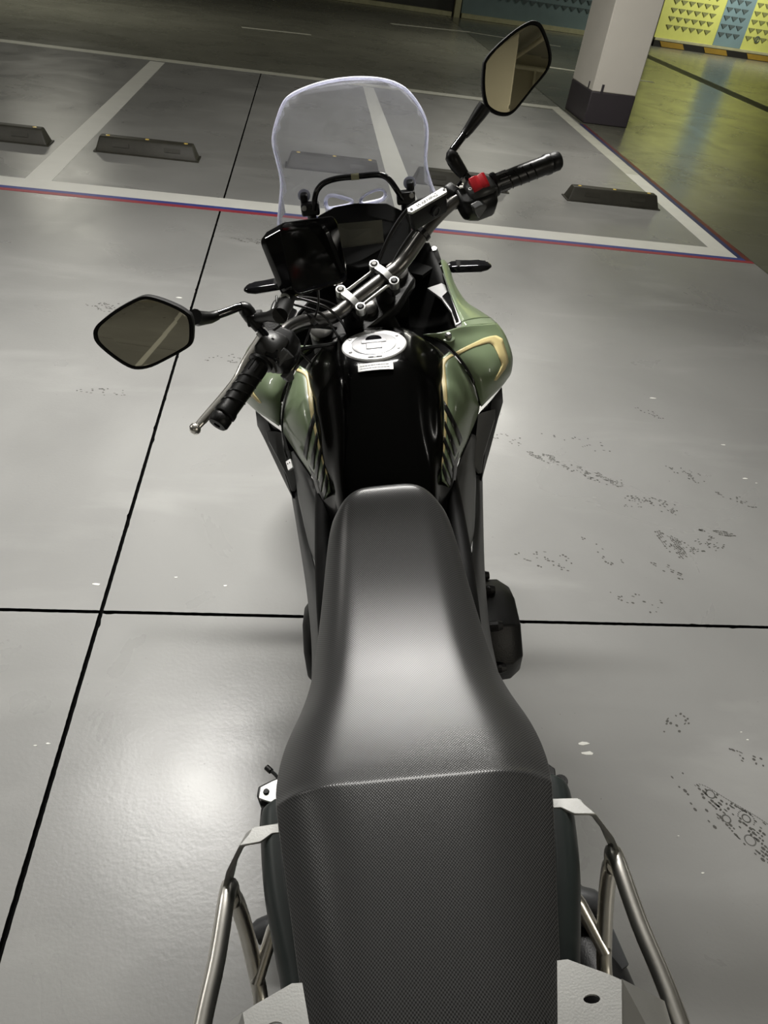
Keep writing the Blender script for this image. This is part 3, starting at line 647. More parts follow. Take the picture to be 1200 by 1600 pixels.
    # radiator side ducts
    D1 = [(0.2060, 1.2357, 0.8420), (0.2338, 1.2624, 0.8500), (0.2651, 1.3260, 0.8400), (0.2695, 1.3290, 0.8000), (0.2538, 1.2992, 0.7750), (0.2280, 1.2475, 0.7300), (0.2023, 1.2043, 0.6900), (0.1974, 1.2257, 0.6900), (0.1937, 1.2483, 0.7500)]
    D1 = [(p[0] * sx, p[1], p[2] - .008) for p in D1]
    dc = MB().prism(D1, (-.03 * sx, .01, -.05)).build('air_duct', M_['black'], bike, bevel=.003); tag(dc, 'black side air duct')
    D2 = [(0.1978, 1.2240, 0.8320), (0.2179, 1.2438, 0.8250), (0.2399, 1.2633, 0.8150), (0.2367, 1.2504, 0.8000), (0.2206, 1.2237, 0.7750), (0.2086, 1.2130, 0.7400), (0.2032, 1.2024, 0.7050), (0.1950, 1.2014, 0.7050), (0.1867, 1.2006, 0.7200), (0.1920, 1.2194, 0.7700)]
    D2 = [(p[0] * sx, p[1], p[2] + .002) for p in D2]
    MB().prism(D2, (0, .002, -.010)).build('duct_plate', M_['duct_grey'], dc, bevel=.003)
    # lower side covers: inner grey panel and outer dark panel running back under the seat
    C1 = Patch([[(0.1794, 1.1783, 0.8180), (0.1876, 1.1992, 0.8000), (0.1945, 1.2183, 0.7800)], [(0.1530, 1.1360, 0.7950), (0.1676, 1.1502, 0.7800), (0.1876, 1.1981, 0.7400)], [(0.1336, 1.0938, 0.7850), (0.1547, 1.1041, 0.7700), (0.1857, 1.1673, 0.7100)],
                [(0.1197, 1.0430, 0.7750), (0.1460, 1.0603, 0.7500), (0.1791, 1.1314, 0.6800)], [(0.1149, 0.9895, 0.7500), (0.1376, 1.0001, 0.7300), (0.1667, 1.0659, 0.6600)], [(0.1160, 0.9360, 0.7350), (0.1327, 0.9570, 0.7100), (0.1486, 1.0026, 0.6600)], [(0.1238, 0.9089, 0.7200), (0.1280, 0.9238, 0.7000), (0.1339, 0.9502, 0.6700)]], sx)
    c1 = C1.mesh('side_cover', M_['duct_grey'], bike); tag(c1, 'smooth dark grey cover below the tank panel')
    C2 = Patch([[(0.1890, 1.1977, 0.7000), (0.1986, 1.2072, 0.6900), (0.2092, 1.2297, 0.6700)], [(0.1781, 1.1245, 0.6600), (0.1891, 1.1348, 0.6500), (0.1995, 1.1571, 0.6300)], [(0.1496, 0.9757, 0.6600), (0.1649, 0.9943, 0.6400), (0.1828, 1.0332, 0.6000)], [(0.1371, 0.8588, 0.6800), (0.1527, 0.8847, 0.6500), (0.1710, 0.9288, 0.6000)],
                [(0.1321, 0.7551, 0.7000), (0.1461, 0.7869, 0.6600), (0.1640, 0.8349, 0.6000)], [(0.1298, 0.6439, 0.7300), (0.1438, 0.6695, 0.6900), (0.1608, 0.7153, 0.6200)]], sx)
    c2 = C2.mesh('lower_cover', M_['side_grey'], bike); tag(c2, 'narrow dark lower cover')
    fill = [(.115, 1.12, .77), (.16, 1.08, .70), (.155, .90, .62), (.13, .62, .62), (.12, .40, .72), (.10, .40, .80), (.10, .70, .78), (.095, .95, .80)]
    MB().prism([(x * sx * .98, y, z - .012) for x, y, z in fill], (-.03 * sx, 0, -.02)).build('frame_cover', M_['matte_black'], bike, bevel=.004)

# ---- tail and subframe
for sx in (1, -1):
    tq = [(-0.1947, 0.4441, 0.7650), (-0.1899, 0.3936, 0.7650), (-0.1815, 0.3435, 0.7650), (-0.1677, 0.2902, 0.7650), (-0.1560, 0.2443, 0.7650)]
    T = Patch([[(abs(x) - .035, y, .800), (abs(x) - .012, y, .795), (abs(x), y, .765), (abs(x) - .002, y - .01, .68)] for x, y, _z in [(tq[0][0] + .008, tq[0][1] + .012, 0)] + tq + [(-.115, .05, 0), (-.09, -.06, 0)]], sx)
    o = T.mesh('tail_panel', M_['tail'], bike, nu=10); tag(o, 'charcoal tail panel under the seat edge')
MB().loft([[(x * s, y, z) for x, z in ((-.8, -1), (-.9, .6), (.9, .6), (.8, -1))] for y, s, z0 in ()] or [[(-.11, .62, .70), (-.11, .62, .80), (.11, .62, .80), (.11, .62, .70)], [(-.115, .4, .72), (-.12, .4, .85), (.12, .4, .85), (.115, .4, .72)], [(-.09, .0, .78), (-.09, .0, .86), (.09, .0, .86), (.09, .0, .78)], [(-.05, -.16, .78), (-.05, -.16, .83), (.05, -.16, .83), (.05, -.16, .78)]]).build('tail_tray', M_['matte_black'], bike, bevel=.01)
tl = MB().loft([[(-.06, -.155, .78), (-.05, -.155, .82), (.05, -.155, .82), (.06, -.155, .78)], [(-.05, -.185, .785), (-.04, -.185, .81), (.04, -.185, .81), (.05, -.185, .785)]]).build('tail_light', M_['red'], bike, bevel=.004)

# ---- pannier racks
TR = .0102
for sx in (1, -1):
    f = lambda p: (p[0] * sx, p[1], p[2])
    rk = MB(); top = [f(p) for p in [(.236, .375, .705), (.234, .383, .728), (.234, .372, .742), (.238, .30, .742), (.248, .205, .742), (.252, .0, .742), (.250, -.06, .735), (.25, -.09, .70)]]
    rk.tube(top, TR, 14, smooth=5)
    rk.tube([f(p) for p in [(.236, .372, .72), (.236, .384, .695), (.235, .372, .63), (.233, .345, .56), (.230, .318, .525), (.228, .27, .50), (.228, .0, .50), (.228, -.07, .51), (.235, -.10, .56), (.25, -.092, .70)]], TR, 14, smooth=5)
    ro = rk.build('pannier_rack', M_['steel'], bike, smooth=60); tag(ro, 'brushed stainless tube pannier rack')
    MB().tube([f((.232, .335, .553)), f((.205, .38, .60)), f((.16, .42, .66))], TR * .9, 12).build('stay_tube', M_['steel'], ro, smooth=60)
    # front bracket: flat plate and strap down to the tube
    bz = .80
    br = [(.150, .424, bz), (.195, .421, bz), (.200, .413, bz), (.212, .401, bz - .003), (.186, .402, bz), (.172, .411, bz), (.15, .411, bz)]
    MB().prism([f(p) for p in br], (0, 0, -.004)).build('front_bracket', M_['plate'], ro, bevel=.0008)
    st = [Vector(f(p)) for p in ((.196, .420, bz), (.204, .417, bz - .004), (.222, .400, bz - .028), (.236, .385, .735))]
    wv = Vector((0.009 * sx, -.016, -.002)); sb = MB()
    sb.loft([[p, p + wv, p + wv + Vector((-.003 * sx, 0, -.006)), p + Vector((-.003 * sx, 0, -.006))] for p in st]); sb.build('strap', M_['plate'], ro, bevel=.0006)
    MB().box(f((.150, .418, bz - .01)), (.02, .03, .02)).build('mount_block', M_['cast_black'], ro)
    # rear plate: flat part beside the seat with slotted hole, then folded down to the outer tube
    pz = .842; pts = [(.118, .246, pz), (.180, .219, pz), (.168, .178, pz), (.155, .150, pz), (.09, .187, pz)]
    hc = Vector((.148, .205, pz)); n = 16
    m = MB(); outer = []
    for k in range(n):
        t = 2 * math.pi * k / n; d = Vector((math.cos(t), math.sin(t), 0)); best = None
        for i in range(5):
            a, b2 = Vector(pts[i]), Vector(pts[(i + 1) % 5]); e = b2 - a; den = d.x * e.y - d.y * e.x
            if abs(den) < 1e-9: continue
            s_ = ((a.x - hc.x) * e.y - (a.y - hc.y) * e.x) / den; u_ = ((a.x - hc.x) * d.y - (a.y - hc.y) * d.x) / den
            if s_ > 0 and -1e-6 <= u_ <= 1 + 1e-6 and (best is None or s_ < best): best = s_
        outer.append(hc + d * best)
    inn = [hc + Vector((math.cos(2 * math.pi * k / n) * .0078, math.sin(2 * math.pi * k / n) * .0038, 0)) for k in range(n)]
    V = [f(p) for p in outer + inn]; V += [(p[0], p[1], p[2] - .004) for p in V]
    F = []
    for k in range(n):
        k2 = (k + 1) % n; F += [(k, k2, n + k2, n + k), (2 * n + k, 3 * n + k, 3 * n + k2, 2 * n + k2), (k, 2 * n + k, 2 * n + k2, k2), (n + k, n + k2, 3 * n + k2, 3 * n + k)]
    m.add(V, F); pr_ = m.build('rear_plate', M_['plate'], ro)
    fd = MB(); a, b2 = Vector(f(pts[1])), Vector(f(pts[3]))
    c, d = Vector(f((.237, .222, .752))), Vector(f((.236, .12, .752)))
    fd.loft([[a, b2, b2 + Vector((0, 0, -.004)), a + Vector((0, 0, -.004))], [c, d, d + Vector((-.003 * sx, 0, -.003)), c + Vector((-.003 * sx, 0, -.003))]])
    fd.build('plate_fold', M_['plate'], ro)
    MB().tube([f((.10, .20, .835)), f((.10, .20, .79))], .007, 8).build('rack_bolt', M_['alu'], ro)

# ---- engine, chassis
eng = MB().box((0, 1.03, .42), (.30, .34, .26)).build('engine', M_['cast_black'], bike, bevel=.02)
MB().box((0, 1.17, .60), (.26, .20, .22), Matrix.Rotation(R(-22), 3, 'X')).build('cylinder_block', M_['cast_black'], eng, bevel=.012)
fins = MB()
for k in range(8): fins.box((0, 1.12 + k * .012, .53 + k * .022), (.275, .215, .006), Matrix.Rotation(R(-22), 3, 'X'))
fins.build('cooling_fin', M_['cast_black'], eng)
def cover(sx, pts, h, name, lab_):
    o = MB(); P = [Vector((.15 * sx, y, z)) for y, z in pts]; c = sum(P, Vector()) / len(P)
    rings = [P, [p.lerp(c, .05) + Vector((h * .75 * sx, 0, 0)) for p in P], [p.lerp(c, .22) + Vector((h * sx, 0, 0)) for p in P], [p.lerp(c, .6) + Vector((h * 1.06 * sx, 0, 0)) for p in P]]
    o.loft(rings); ob = o.build(name, M_['cast_black'], eng, bevel=.004); tag(ob, lab_)
    for i, p in enumerate(P):
        MB().disc(p.lerp(c, -.03) + Vector((.004 * sx, 0, 0)), (sx, 0, 0), [(0, .011), (h * .45, .011), (h * .55, .008)], 10).build('cover_bolt', M_['cast_black'], eng)
cover(1, [(1.13, .40), (1.12, .47), (1.05, .50), (.96, .49), (.91, .42), (.93, .34), (1.0, .29), (1.08, .31)], .100, 'clutch_cover', 'black finned clutch cover')
cover(-1, [(1.14, .38), (1.12, .46), (1.04, .48), (.97, .44), (.95, .36), (1.0, .30), (1.09, .31)], .06, 'generator_cover', 'black generator cover')
fr = MB()
for sx in (1, -1):
    fr.tube([(sx * .03, 1.36, 1.0), (sx * .10, 1.22, .86), (sx * .12, 1.0, .78), (sx * .12, .78, .70), (sx * .12, .70, .50), (sx * .11, .72, .36)], .017, 10, smooth=4)
    fr.tube([(sx * .03, 1.39, .90), (sx * .12, 1.25, .72), (sx * .13, 1.18, .55)], .015, 10, smooth=4)
    fr.tube([(sx * .12, .78, .70), (sx * .115, .45, .80), (sx * .08, -.05, .83)], .012, 10, smooth=4)
    fr.tube([(sx * .11, .72, .45), (sx * .12, .50, .66), (sx * .11, .30, .80)], .012, 10, smooth=4)
fr.tube([(0, 1.375, 1.02), (0, 1.445, .88)], .034, 16)
fr.build('frame', M_['matte_black'], bike, smooth=True)
MB().box((0, 1.42, .55), (.30, .035, .26), Matrix.Rotation(R(-12), 3, 'X')).build('radiator', M_['matte_black'], bike)
# dark inner cowl filling below the bars
ic = Patch([[(-.15, 1.30, .86), (-.06, 1.33, .82), (.06, 1.33, .82), (.15, 1.30, .86)], [(-.18, 1.42, .93), (-.08, 1.46, .86), (.08, 1.46, .86), (.18, 1.42, .93)], [(-.17, 1.55, .99), (-.08, 1.57, .93), (.08, 1.57, .93), (.17, 1.55, .99)], [(-.15, 1.66, 1.03), (-.07, 1.70, 1.02), (.07, 1.70, 1.02), (.15, 1.66, 1.03)]])
tag(ic.mesh('inner_cowl', M_['matte_black'], bike), 'black inner cowl around the steering head')
MB().loft([[(-.15, 1.66, 1.03), (-.05, 1.72, 1.06), (.05, 1.72, 1.06), (.15, 1.66, 1.03), (.15, 1.62, .90), (-.15, 1.62, .90)], [(-.13, 1.74, .98), (-.04, 1.80, 1.0), (.04, 1.80, 1.0), (.13, 1.74, .98), (.12, 1.70, .86), (-.12, 1.70, .86)], [(-.10, 1.79, .93), (-.03, 1.85, .93), (.03, 1.85, .93), (.10, 1.79, .93), (.09, 1.76, .86), (-.09, 1.76, .86)]]).build('front_cowl', M_['black'], bike, bevel=.006)
MB().loft([[(-.11, 1.78, .965), (.11, 1.78, .965), (.10, 1.76, .87), (-.10, 1.76, .87)], [(-.09, 1.86, .945), (.09, 1.86, .945), (.08, 1.845, .88), (-.08, 1.845, .88)]]).build('headlight', M_['lamp_dark'], bike, bevel=.006)
# wheels
def wheel(parent, c, rad, tr, Mx=None):
    c = Vector(c); t = MB(); n = 48; k = 14
    rings = [[c + Vector((tr * math.cos(2 * math.pi * j / k) * .92, (rad - tr + tr * math.sin(2 * math.pi * j / k)) * math.cos(2 * math.pi * i / n), (rad - tr + tr * math.sin(2 * math.pi * j / k)) * math.sin(2 * math.pi * i / n))) for j in range(k)] for i in range(n)]
    rings.append(rings[0]); t.loft(rings, cap=False)
    w_ = t.build('wheel', M_['tyre'], parent, smooth=60, M=Mx)
    r = MB().disc(c - Vector((tr * .62, 0, 0)), (1, 0, 0), [(0, rad - tr * 1.75), (0, rad - tr * 1.35), (tr * .3, rad - tr * 1.62), (tr * .94, rad - tr * 1.62), (tr * 1.24, rad - tr * 1.35), (tr * 1.24, rad - tr * 1.75), (tr * .62, rad - tr * 1.9), (0, rad - tr * 1.75)], 48)
    for i in range(5):
        a = 2 * math.pi * i / 5
        for da in (-.16, .16): r.tube([c + Vector((0, math.cos(a) * .03, math.sin(a) * .03)), c + Vector((0, math.cos(a + da) * (rad - tr * 1.7), math.sin(a + da) * (rad - tr * 1.7)))], [.014, .009], 8)
    r.disc(c - Vector((.04, 0, 0)), (1, 0, 0), [(0, .03), (.08, .03)], 20)
    r.build('rim', M_['black'], w_, smooth=True)
    MB().disc(c + Vector((tr * .8, 0, 0)), (1, 0, 0), [(0, .07), (0, .14), (.004, .14), (.004, .07), (0, .07)], 40).build('brake_disc', M_['chain'], w_)
wheel(bike, (0, .319, .318), .318, .078)
swg = MB()
for sx in (1, -1): swg.tube([(sx * .10, .80, .40), (sx * .11, .60, .36), (sx * .105, .319, .318)], [.026, .022, .018], 10, flat=1.4)
swg.tube([(-.11, .319, .318), (.11, .319, .318)], .011, 10)
swg.build('swingarm', M_['matte_black'], bike, smooth=True)
MB().loft([[(.03, 1.36, .50), (.06, 1.36, .50), (.06, 1.33, .46), (.03, 1.33, .46)], [(.03, 1.26, .24), (.07, 1.26, .24), (.07, 1.23, .20), (.03, 1.23, .20)], [(.06, .85, .19), (.10, .85, .19), (.10, .85, .14), (.06, .85, .14)], [(.15, .62, .28), (.19, .62, .28), (.19, .60, .22), (.15, .60, .22)]]).build('exhaust_pipe', M_['chain'], bike, bevel=.006)
mf = MB().loft([[Vector(c) + Vector((math.cos(2 * math.pi * k / 20) * rx, 0, math.sin(2 * math.pi * k / 20) * rz)) for k in range(20)] for c, rx, rz in (((.19, .60, .27), .025, .03), ((.225, .50, .32), .046, .062), ((.245, .36, .37), .050, .068), ((.262, .20, .41), .050, .068), ((.268, .14, .42), .040, .055))])
mf = mf.build('muffler', M_['cast_black'], bike, smooth=60)
o = MB().prism([(0.2197, 0.4404, 0.4100), (0.2540, 0.4343, 0.4400), (0.2777, 0.3990, 0.4400), (0.2855, 0.3508, 0.4400), (0.2726, 0.3482, 0.4200), (0.2494, 0.3925, 0.4200)], (-.004, 0, -.012)).build('heat_shield', M_['duct_grey'], mf, bevel=.003); tag(o, 'grey heat shield on the muffler')

# ---- foot pegs, levers
for sx in (1, -1):
    f = lambda p: (p[0] * sx, p[1], p[2])
    pg = MB().tube([f((.16, .46, .44)), f((.205, .452, .445))], .014, 10)
    pg = pg.build('passenger_footpeg', M_['cast_black'], bike, smooth=True)
    MB().tube([f((.200, .455, .445)), f((.215, .45, .446)), f((.255, .435, .45)), f((.262, .432, .45))], [.015, .019, .019, .016], 16, flat=.8).build('rubber_pad', M_['side_grey'], pg, smooth=True)
    rb = MB()
    for k in range(4): rb.tube([f((.213 + k * .011, .4505 - k * .004, .446)), f((.217 + k * .011, .449 - k * .004, .446))], .0205, 14, flat=.8)
    rb.build('pad_rib', M_['side_grey'], pg)
    MB().prism([f(p) for p in ((.12, .62, .50), (.12, .52, .62), (.12, .42, .60), (.155, .44, .45), (.16, .47, .42))], (.012 * sx, 0, 0)).build('peg_hanger', M_['cast_black'], pg, bevel=.003)
    rp = MB().tube([f((.13, .70, .31)), f((.18, .695, .31))], .012, 10).build('rider_footpeg', M_['cast_black'], bike)
    MB().box(f((.235 + (.01 if sx < 0 else 0), .69, .315)), (.11, .05, .022)).build('rubber_pad', M_['rubber'], rp, bevel=.006)
    hg = [(.20, .74, .36), (.245, .735, .36), (.268, .71, .36), (.262, .67, .36), (.20, .655, .36)]
    hp = MB().prism([f(p) for p in hg], (0, 0, -.006)).build('heel_guard', M_['cast_black'], bike, bevel=.002)
# left: silver plate seen beside the seat, and shift lever
pl_ = MB().prism([(-0.2747, 0.7357, 0.3600), (-0.2951, 0.7258, 0.3600), (-0.2970, 0.7038, 0.3600), (-0.2643, 0.6893, 0.3600), (-0.2396, 0.6794, 0.3600), (-0.2430, 0.7474, 0.3600)], (0, 0, -.005)).build('shift_guard', M_['alu'], bike, bevel=.001)
tag(pl_, 'bright alloy plate by the left foot peg')
MB().disc((-0.2829, 0.7149, 0.3610), (0, 0, 1), [(0, .006), (.003, .005)], 14).build('guard_bolt', M_['cast_black'], pl_)
sl_ = MB().tube([(-0.2649, 0.7616, 0.3100), (-0.2789, 0.7797, 0.3100), (-0.2914, 0.7908, 0.3100)], .0035, 8); sl_.disc((-0.2929, 0.7924, 0.3100), (-.6, .6, 0), [(-.007, .006), (.007, .006)], 12)
sl_.tube([(-0.2649, 0.7616, 0.3100), (-.19, .80, .32), (-.17, .86, .34)], .005, 8)
sl_.build('shift_lever', M_['cast_black'], bike, smooth=True)
MB().prism([(-0.2770, 0.7485, 0.3450), (-0.3038, 0.7363, 0.3450), (-0.3047, 0.7178, 0.3450), (-0.2969, 0.6977, 0.3450), (-0.2730, 0.6891, 0.3450), (-0.2421, 0.6799, 0.3450), (-0.2461, 0.7591, 0.3450)], (0, 0, -.02)).build('peg_block', M_['rubber'], pl_, bevel=.003)
bl_ = MB().tube([(0.2683, 0.6986, 0.3300), (0.2779, 0.6977, 0.3300)], .012, 12); bl_.disc((0.2773, 0.6951, 0.3300), (0, 0, 1), [(-.01, .013), (.01, .013)], 16); bl_.tube([(0.2731, 0.6982, 0.3300), (.18, .80, .30), (.17, .88, .30)], .006, 8)
bl_.build('brake_pedal', M_['cast_black'], bike, smooth=True)
MB().prism([(0.2556, 0.6774, 0.3700), (0.2657, 0.6700, 0.3700), (0.2766, 0.6614, 0.3700), (0.2761, 0.6404, 0.3700), (0.2471, 0.6407, 0.3700)], (0, 0, -.012)).build('ankle_guard', M_['duct_grey'], bike, bevel=.002)
sd = MB().tube([(-.13, .92, .22), (-.30, .90, -.052)], [.013, .010], 10); sd.disc((-.305, .90, -.058), (-.196, 0, .98), [(-.004, .03), (.004, .03)], 16)
sd.build('side_stand', M_['cast_black'], bike, smooth=True)

# ---- instruments, windscreen
dn = Vector((0, -.45, .89)).normalized()
IP = [(-0.1121, 1.6880, 1.0900), (-0.0984, 1.6951, 1.1050), (-0.0591, 1.6820, 1.1250), (-0.0107, 1.6610, 1.1350), (0.0575, 1.6226, 1.1400), (0.0967, 1.5980, 1.1250), (0.1050, 1.5807, 1.1000), (0.0972, 1.5388, 1.0700), (0.0630, 1.5013, 1.0500), (-0.0166, 1.5060, 1.0450), (-0.0915, 1.5543, 1.0550)]
ins = MB().prism(IP, (0, .03, -.045)).build('instrument_panel', M_['matte_black'], bike, bevel=.005); tag(ins, 'black instrument panel with hooded dash')
DP = [Vector((-0.0636, 1.5622, 1.1210)), Vector((0.0430, 1.5593, 1.1210)), Vector((0.0433, 1.5487, 1.0800)), Vector((-0.0590, 1.5383, 1.0800))]
o = MB().prism([p + Vector((0, -.002, .004)) for p in DP], (0, .002, -.004)).build('display', M_['screen'], ins); tag(o, 'blank dark rectangular display')

OUT = [(-0.1905, 1.6818, 1.0953), (-0.1803, 1.6744, 1.1347), (-0.1684, 1.6668, 1.1766), (-0.1650, 1.6600, 1.2019), (-0.1659, 1.6466, 1.2400), (-0.1674, 1.6347, 1.2726), (-0.1614, 1.6295, 1.2973), (-0.1510, 1.6276, 1.3179), (-0.1380, 1.6261, 1.3401), (-0.1224, 1.6269, 1.3567), (-0.0826, 1.6360, 1.3684), (-0.0306, 1.6432, 1.3749), (0.0205, 1.6441, 1.3747), (0.0708, 1.6391, 1.3678), (0.1066, 1.6339, 1.3532), (0.1260, 1.6334, 1.3336), (0.1406, 1.6347, 1.3114), (0.1529, 1.6396, 1.2799), (0.1526, 1.6518, 1.2445), (0.1497, 1.6663, 1.2061), (0.1548, 1.6749, 1.1734), (0.1656, 1.6813, 1.1384), (0.1836, 1.6854, 1.0967)]
def scr(x, z): return 1.745 - .34 * (z - 1.08) - 1.6 * x * x
OUT = [Vector(p) for p in OUT]
zmin = 1.03
# symmetric outline half widths by height from both sides
def inside(x, z):
    P = [(p.x, p.z) for p in OUT] + [(.14, zmin), (-.15, zmin)]; c = False; j = len(P) - 1
    for i in range(len(P)):
        if (P[i][1] > z) != (P[j][1] > z) and x < (P[j][0] - P[i][0]) * (z - P[i][1]) / (P[j][1] - P[i][1]) + P[i][0]: c = not c
        j = i
    return c
def tri_fill(outline, holes):
    import bmesh
    from mathutils.geometry import delaunay_2d_cdt
    vs = []; es = []
    for loop in [outline] + holes:
        s = len(vs); vs += [Vector(p) for p in loop]; es += [(s + i, s + (i + 1) % len(loop)) for i in range(len(loop))]
    n0 = len(vs)
    def pin(p, loop):
        c = False; j = len(loop) - 1
        for i in range(len(loop)):
            if (loop[i][1] > p[1]) != (loop[j][1] > p[1]) and p[0] < (loop[j][0] - loop[i][0]) * (p[1] - loop[i][1]) / (loop[j][1] - loop[i][1]) + loop[i][0]: c = not c
            j = i
        return c
    g = .012; x = -.24
    while x < .24:
        z = 1.0
        while z < 1.42:
            if pin((x, z), outline) and not any(pin((x, z), h) for h in holes) and min(math.hypot(x - v.x, z - v.y) for v in vs[:n0]) > g * .5: vs.append(Vector((x, z)))
            z += g
        x += g
    r = delaunay_2d_cdt(vs, es, [], 0, 1e-6)
    V, F = r[0], r[2]; keep = []
    for q in F:
        c = (sum(V[i].x for i in q) / len(q), sum(V[i].y for i in q) / len(q))
        if pin(c, outline) and not any(pin(c, h) for h in holes): keep.append(q)
    return V, keep
def dens(loop, k=5):
    L_ = [Vector(p) for p in loop]; n = len(L_); o_ = []
    for i in range(n):
        a, b, c, d = L_[(i - 1) % n], L_[i], L_[(i + 1) % n], L_[(i + 2) % n]
        for j in range(k): o_.append(cr(a, b, c, d, j / k))
    return o_
lp = [Vector((p.x, p.z)) for p in OUT]; op, _ = spline(lp, [1] * len(lp), 8)
def resample(P, d):
    o_ = [P[0]]; acc = 0
    for a, b in zip(P, P[1:]):
        L_ = (b - a).length
        if L_ < 1e-9: continue
        while acc + L_ >= d:
            a = a + (b - a) * ((d - acc) / L_); L_ = (b - a).length; acc = 0; o_.append(a)
            if L_ < 1e-9: break
        acc += L_
    return o_ + [P[-1]]
op = resample(op, .007)
for _ in range(3): op = [op[0]] + [(a + b * 2 + c) / 4 for a, b, c in zip(op, op[1:], op[2:])] + [op[-1]]
outline = [(p.x, p.y) for p in op] + [(.15, zmin), (0, zmin - .01), (-.16, zmin)]
HL = [(-0.0789, 1.7212, 1.1207), (-0.0740, 1.7174, 1.1354), (-0.0605, 1.7195, 1.1377), (-0.0367, 1.7266, 1.1278), (-0.0198, 1.7310, 1.1192), (-0.0222, 1.7340, 1.1100), (-0.0494, 1.7317, 1.1076), (-0.0731, 1.7268, 1.1085)]
HR = [(0.0024, 1.7320, 1.1183), (0.0153, 1.7278, 1.1296), (0.0394, 1.7226, 1.1386), (0.0539, 1.7207, 1.1378), (0.0591, 1.7235, 1.1267), (0.0495, 1.7293, 1.1146), (0.0255, 1.7338, 1.1098), (0.0045, 1.7353, 1.1085)]
holes = [[(p.x, p.y) for p in dens([(q[0], q[2]) for q in H], 3)] for H in (HL, HR)]
V, F = tri_fill(outline, holes)
ws = obj('windscreen', [(v.x, scr(v.x, v.y), v.y) for v in V], F, M_['acrylic'], bike, smooth=60)
md = ws.modifiers.new('s', 'SOLIDIFY'); md.thickness = .003; md.offset = 0
tag(ws, 'tall clear acrylic windscreen with two vent slots')
rim = MB(); rim.tube([(p.x, scr(p.x, p.y), p.y) for p in op], .0034, 10); rim.build('polished_edge', M_['acrylic_edge'], ws, smooth=60)
for h in holes:
    e = MB(); pts = [(x, scr(x, z) - .001, z) for x, z in h]; e.tube(pts + pts[:2], .0046, 8, flat=.6); e.build('vent_edge', M_['acrylic_edge'], ws, smooth=60)
# accessory bar and screen posts
ab = MB().tube([(-0.1030, 1.6360, 1.1350), (-0.0946, 1.6364, 1.1650), (-0.0859, 1.6389, 1.1780), (-0.0706, 1.6402, 1.1880), (-0.0437, 1.6413, 1.1930), (-0.0049, 1.6310, 1.1960), (0.0389, 1.6264, 1.1970), (0.0562, 1.6220, 1.1940), (0.0700, 1.6151, 1.1830), (0.0834, 1.6114, 1.1620), (0.0967, 1.6269, 1.1350)], .0062, 14, smooth=4)
ab = ab.build('accessory_bar', M_['gloss_black'], bike, smooth=60); tag(ab, 'black looped accessory bar behind the windscreen')
MB().tube([(-0.0132, 1.6296, 1.1965), (0.0033, 1.6280, 1.1967)], .0066, 14).build('pale_spot', M_['sill'], ab, smooth=60)  # short pale sleeve round the black bar
for sx, c in ((-1, (-0.1104, 1.6472, 1.1350)), (1, (0.1002, 1.6282, 1.1450))):
    c = Vector(c); p = MB(); p.box(c + Vector((0, .0, 0)), (.040, .026, .026)); p.box(c + Vector((-.012 * sx * -1, .02, .012)), (.016, .03, .03))
    po = p.build('screen_post', M_['black'], bike, bevel=.004); tag(po, 'black windscreen clamp post')
    MB().tube([c + Vector((0, .012, -.01)), c + Vector((0, .05, -.13))], [.010, .012], 10).build('post_stem', M_['black'], po, smooth=True)
    MB().disc(c + Vector((.012 * sx, -.014, .006)), (0, -1, .3), [(0, .006), (.004, .005)], 14).build('post_bolt', M_['alu'], po, smooth=True)
    MB().disc(c + Vector((.012 * sx, .030, .020)), (0, -1, .5), [(0, .014), (.003, .013)], 20).build('clear_washer', M_['acrylic_edge'], po, smooth=True)

MB().disc((0.1637, 1.6952, 1.0000), (0, -.4, 1), [(0, .0075), (.004, .0068)], 16).build('fairing_bolt', M_['alu'], bike, smooth=True)
MB().prism([(0.1081, 1.7271, 0.9970), (0.1731, 1.7266, 0.9970), (0.1742, 1.6270, 0.9970), (0.1231, 1.5561, 0.9970), (0.0908, 1.5829, 0.9970)], (0, 0, -.008)).build('fairing_bracket', M_['matte_black'], bike)
# ---- turn signals
for sx in (1, -1):
    f = lambda p: (p[0] * sx, p[1], p[2])
    def sec(x, s, dy=0): return [f((x, 1.69 + dy + a * s * .030, .955 + b2 * s * .016)) for a, b2 in ((-1, -.3), (-.75, .7), (.3, 1), (1, .2), (.8, -.8), (-.3, -1))]
    t_ = MB().loft([sec(.195, .55), sec(.205, .8), sec(.27, .85, -.01), sec(.288, .6, -.012), sec(.298, .2, -.014)])
    t_ = t_.build('turn_signal', M_['gloss_black'], bike, bevel=.004); tag(t_, 'black slim front turn signal')
    MB().tube([f((.14, 1.68, .955)), f((.20, 1.69, .955))], .011, 10).build('stalk', M_['rubber'], t_, smooth=True)
    MB().loft([sec(.215, .87, .001), sec(.285, .66, -.010)]).build('lens', M_['lamp_dark'], t_)

# =================================================================== steering group (in the frame of the steering head)
def S(mb, name, m, parent=None, **k):
    o = mb.build(name, m, bike if parent is None else parent, **k)
    if parent is None: o.matrix_local = SM
    return o
BAR = [(-.40, -.094, .102), (-.30, -.062, .101), (-.235, -.035, .098), (-.20, -.020, .088), (-.155, -.006, .055), (-.11, .0, .014), (-.08, 0, .001), (-.05, 0, 0), (.05, 0, 0), (.08, 0, .001), (.11, .0, .014), (.155, -.006, .055), (.20, -.020, .088), (.235, -.035, .098), (.30, -.062, .101), (.40, -.094, .102)]
RB = [.0111, .0111, .0111, .0111, .012, .0132, .014, .014, .014, .014, .0132, .012, .0111, .0111, .0111, .0111]
hb = S(MB().tube(BAR, RB, 20, smooth=6), 'handlebar', M_['bar'], smooth=60); tag(hb, 'satin graphite handlebar on the left lock')
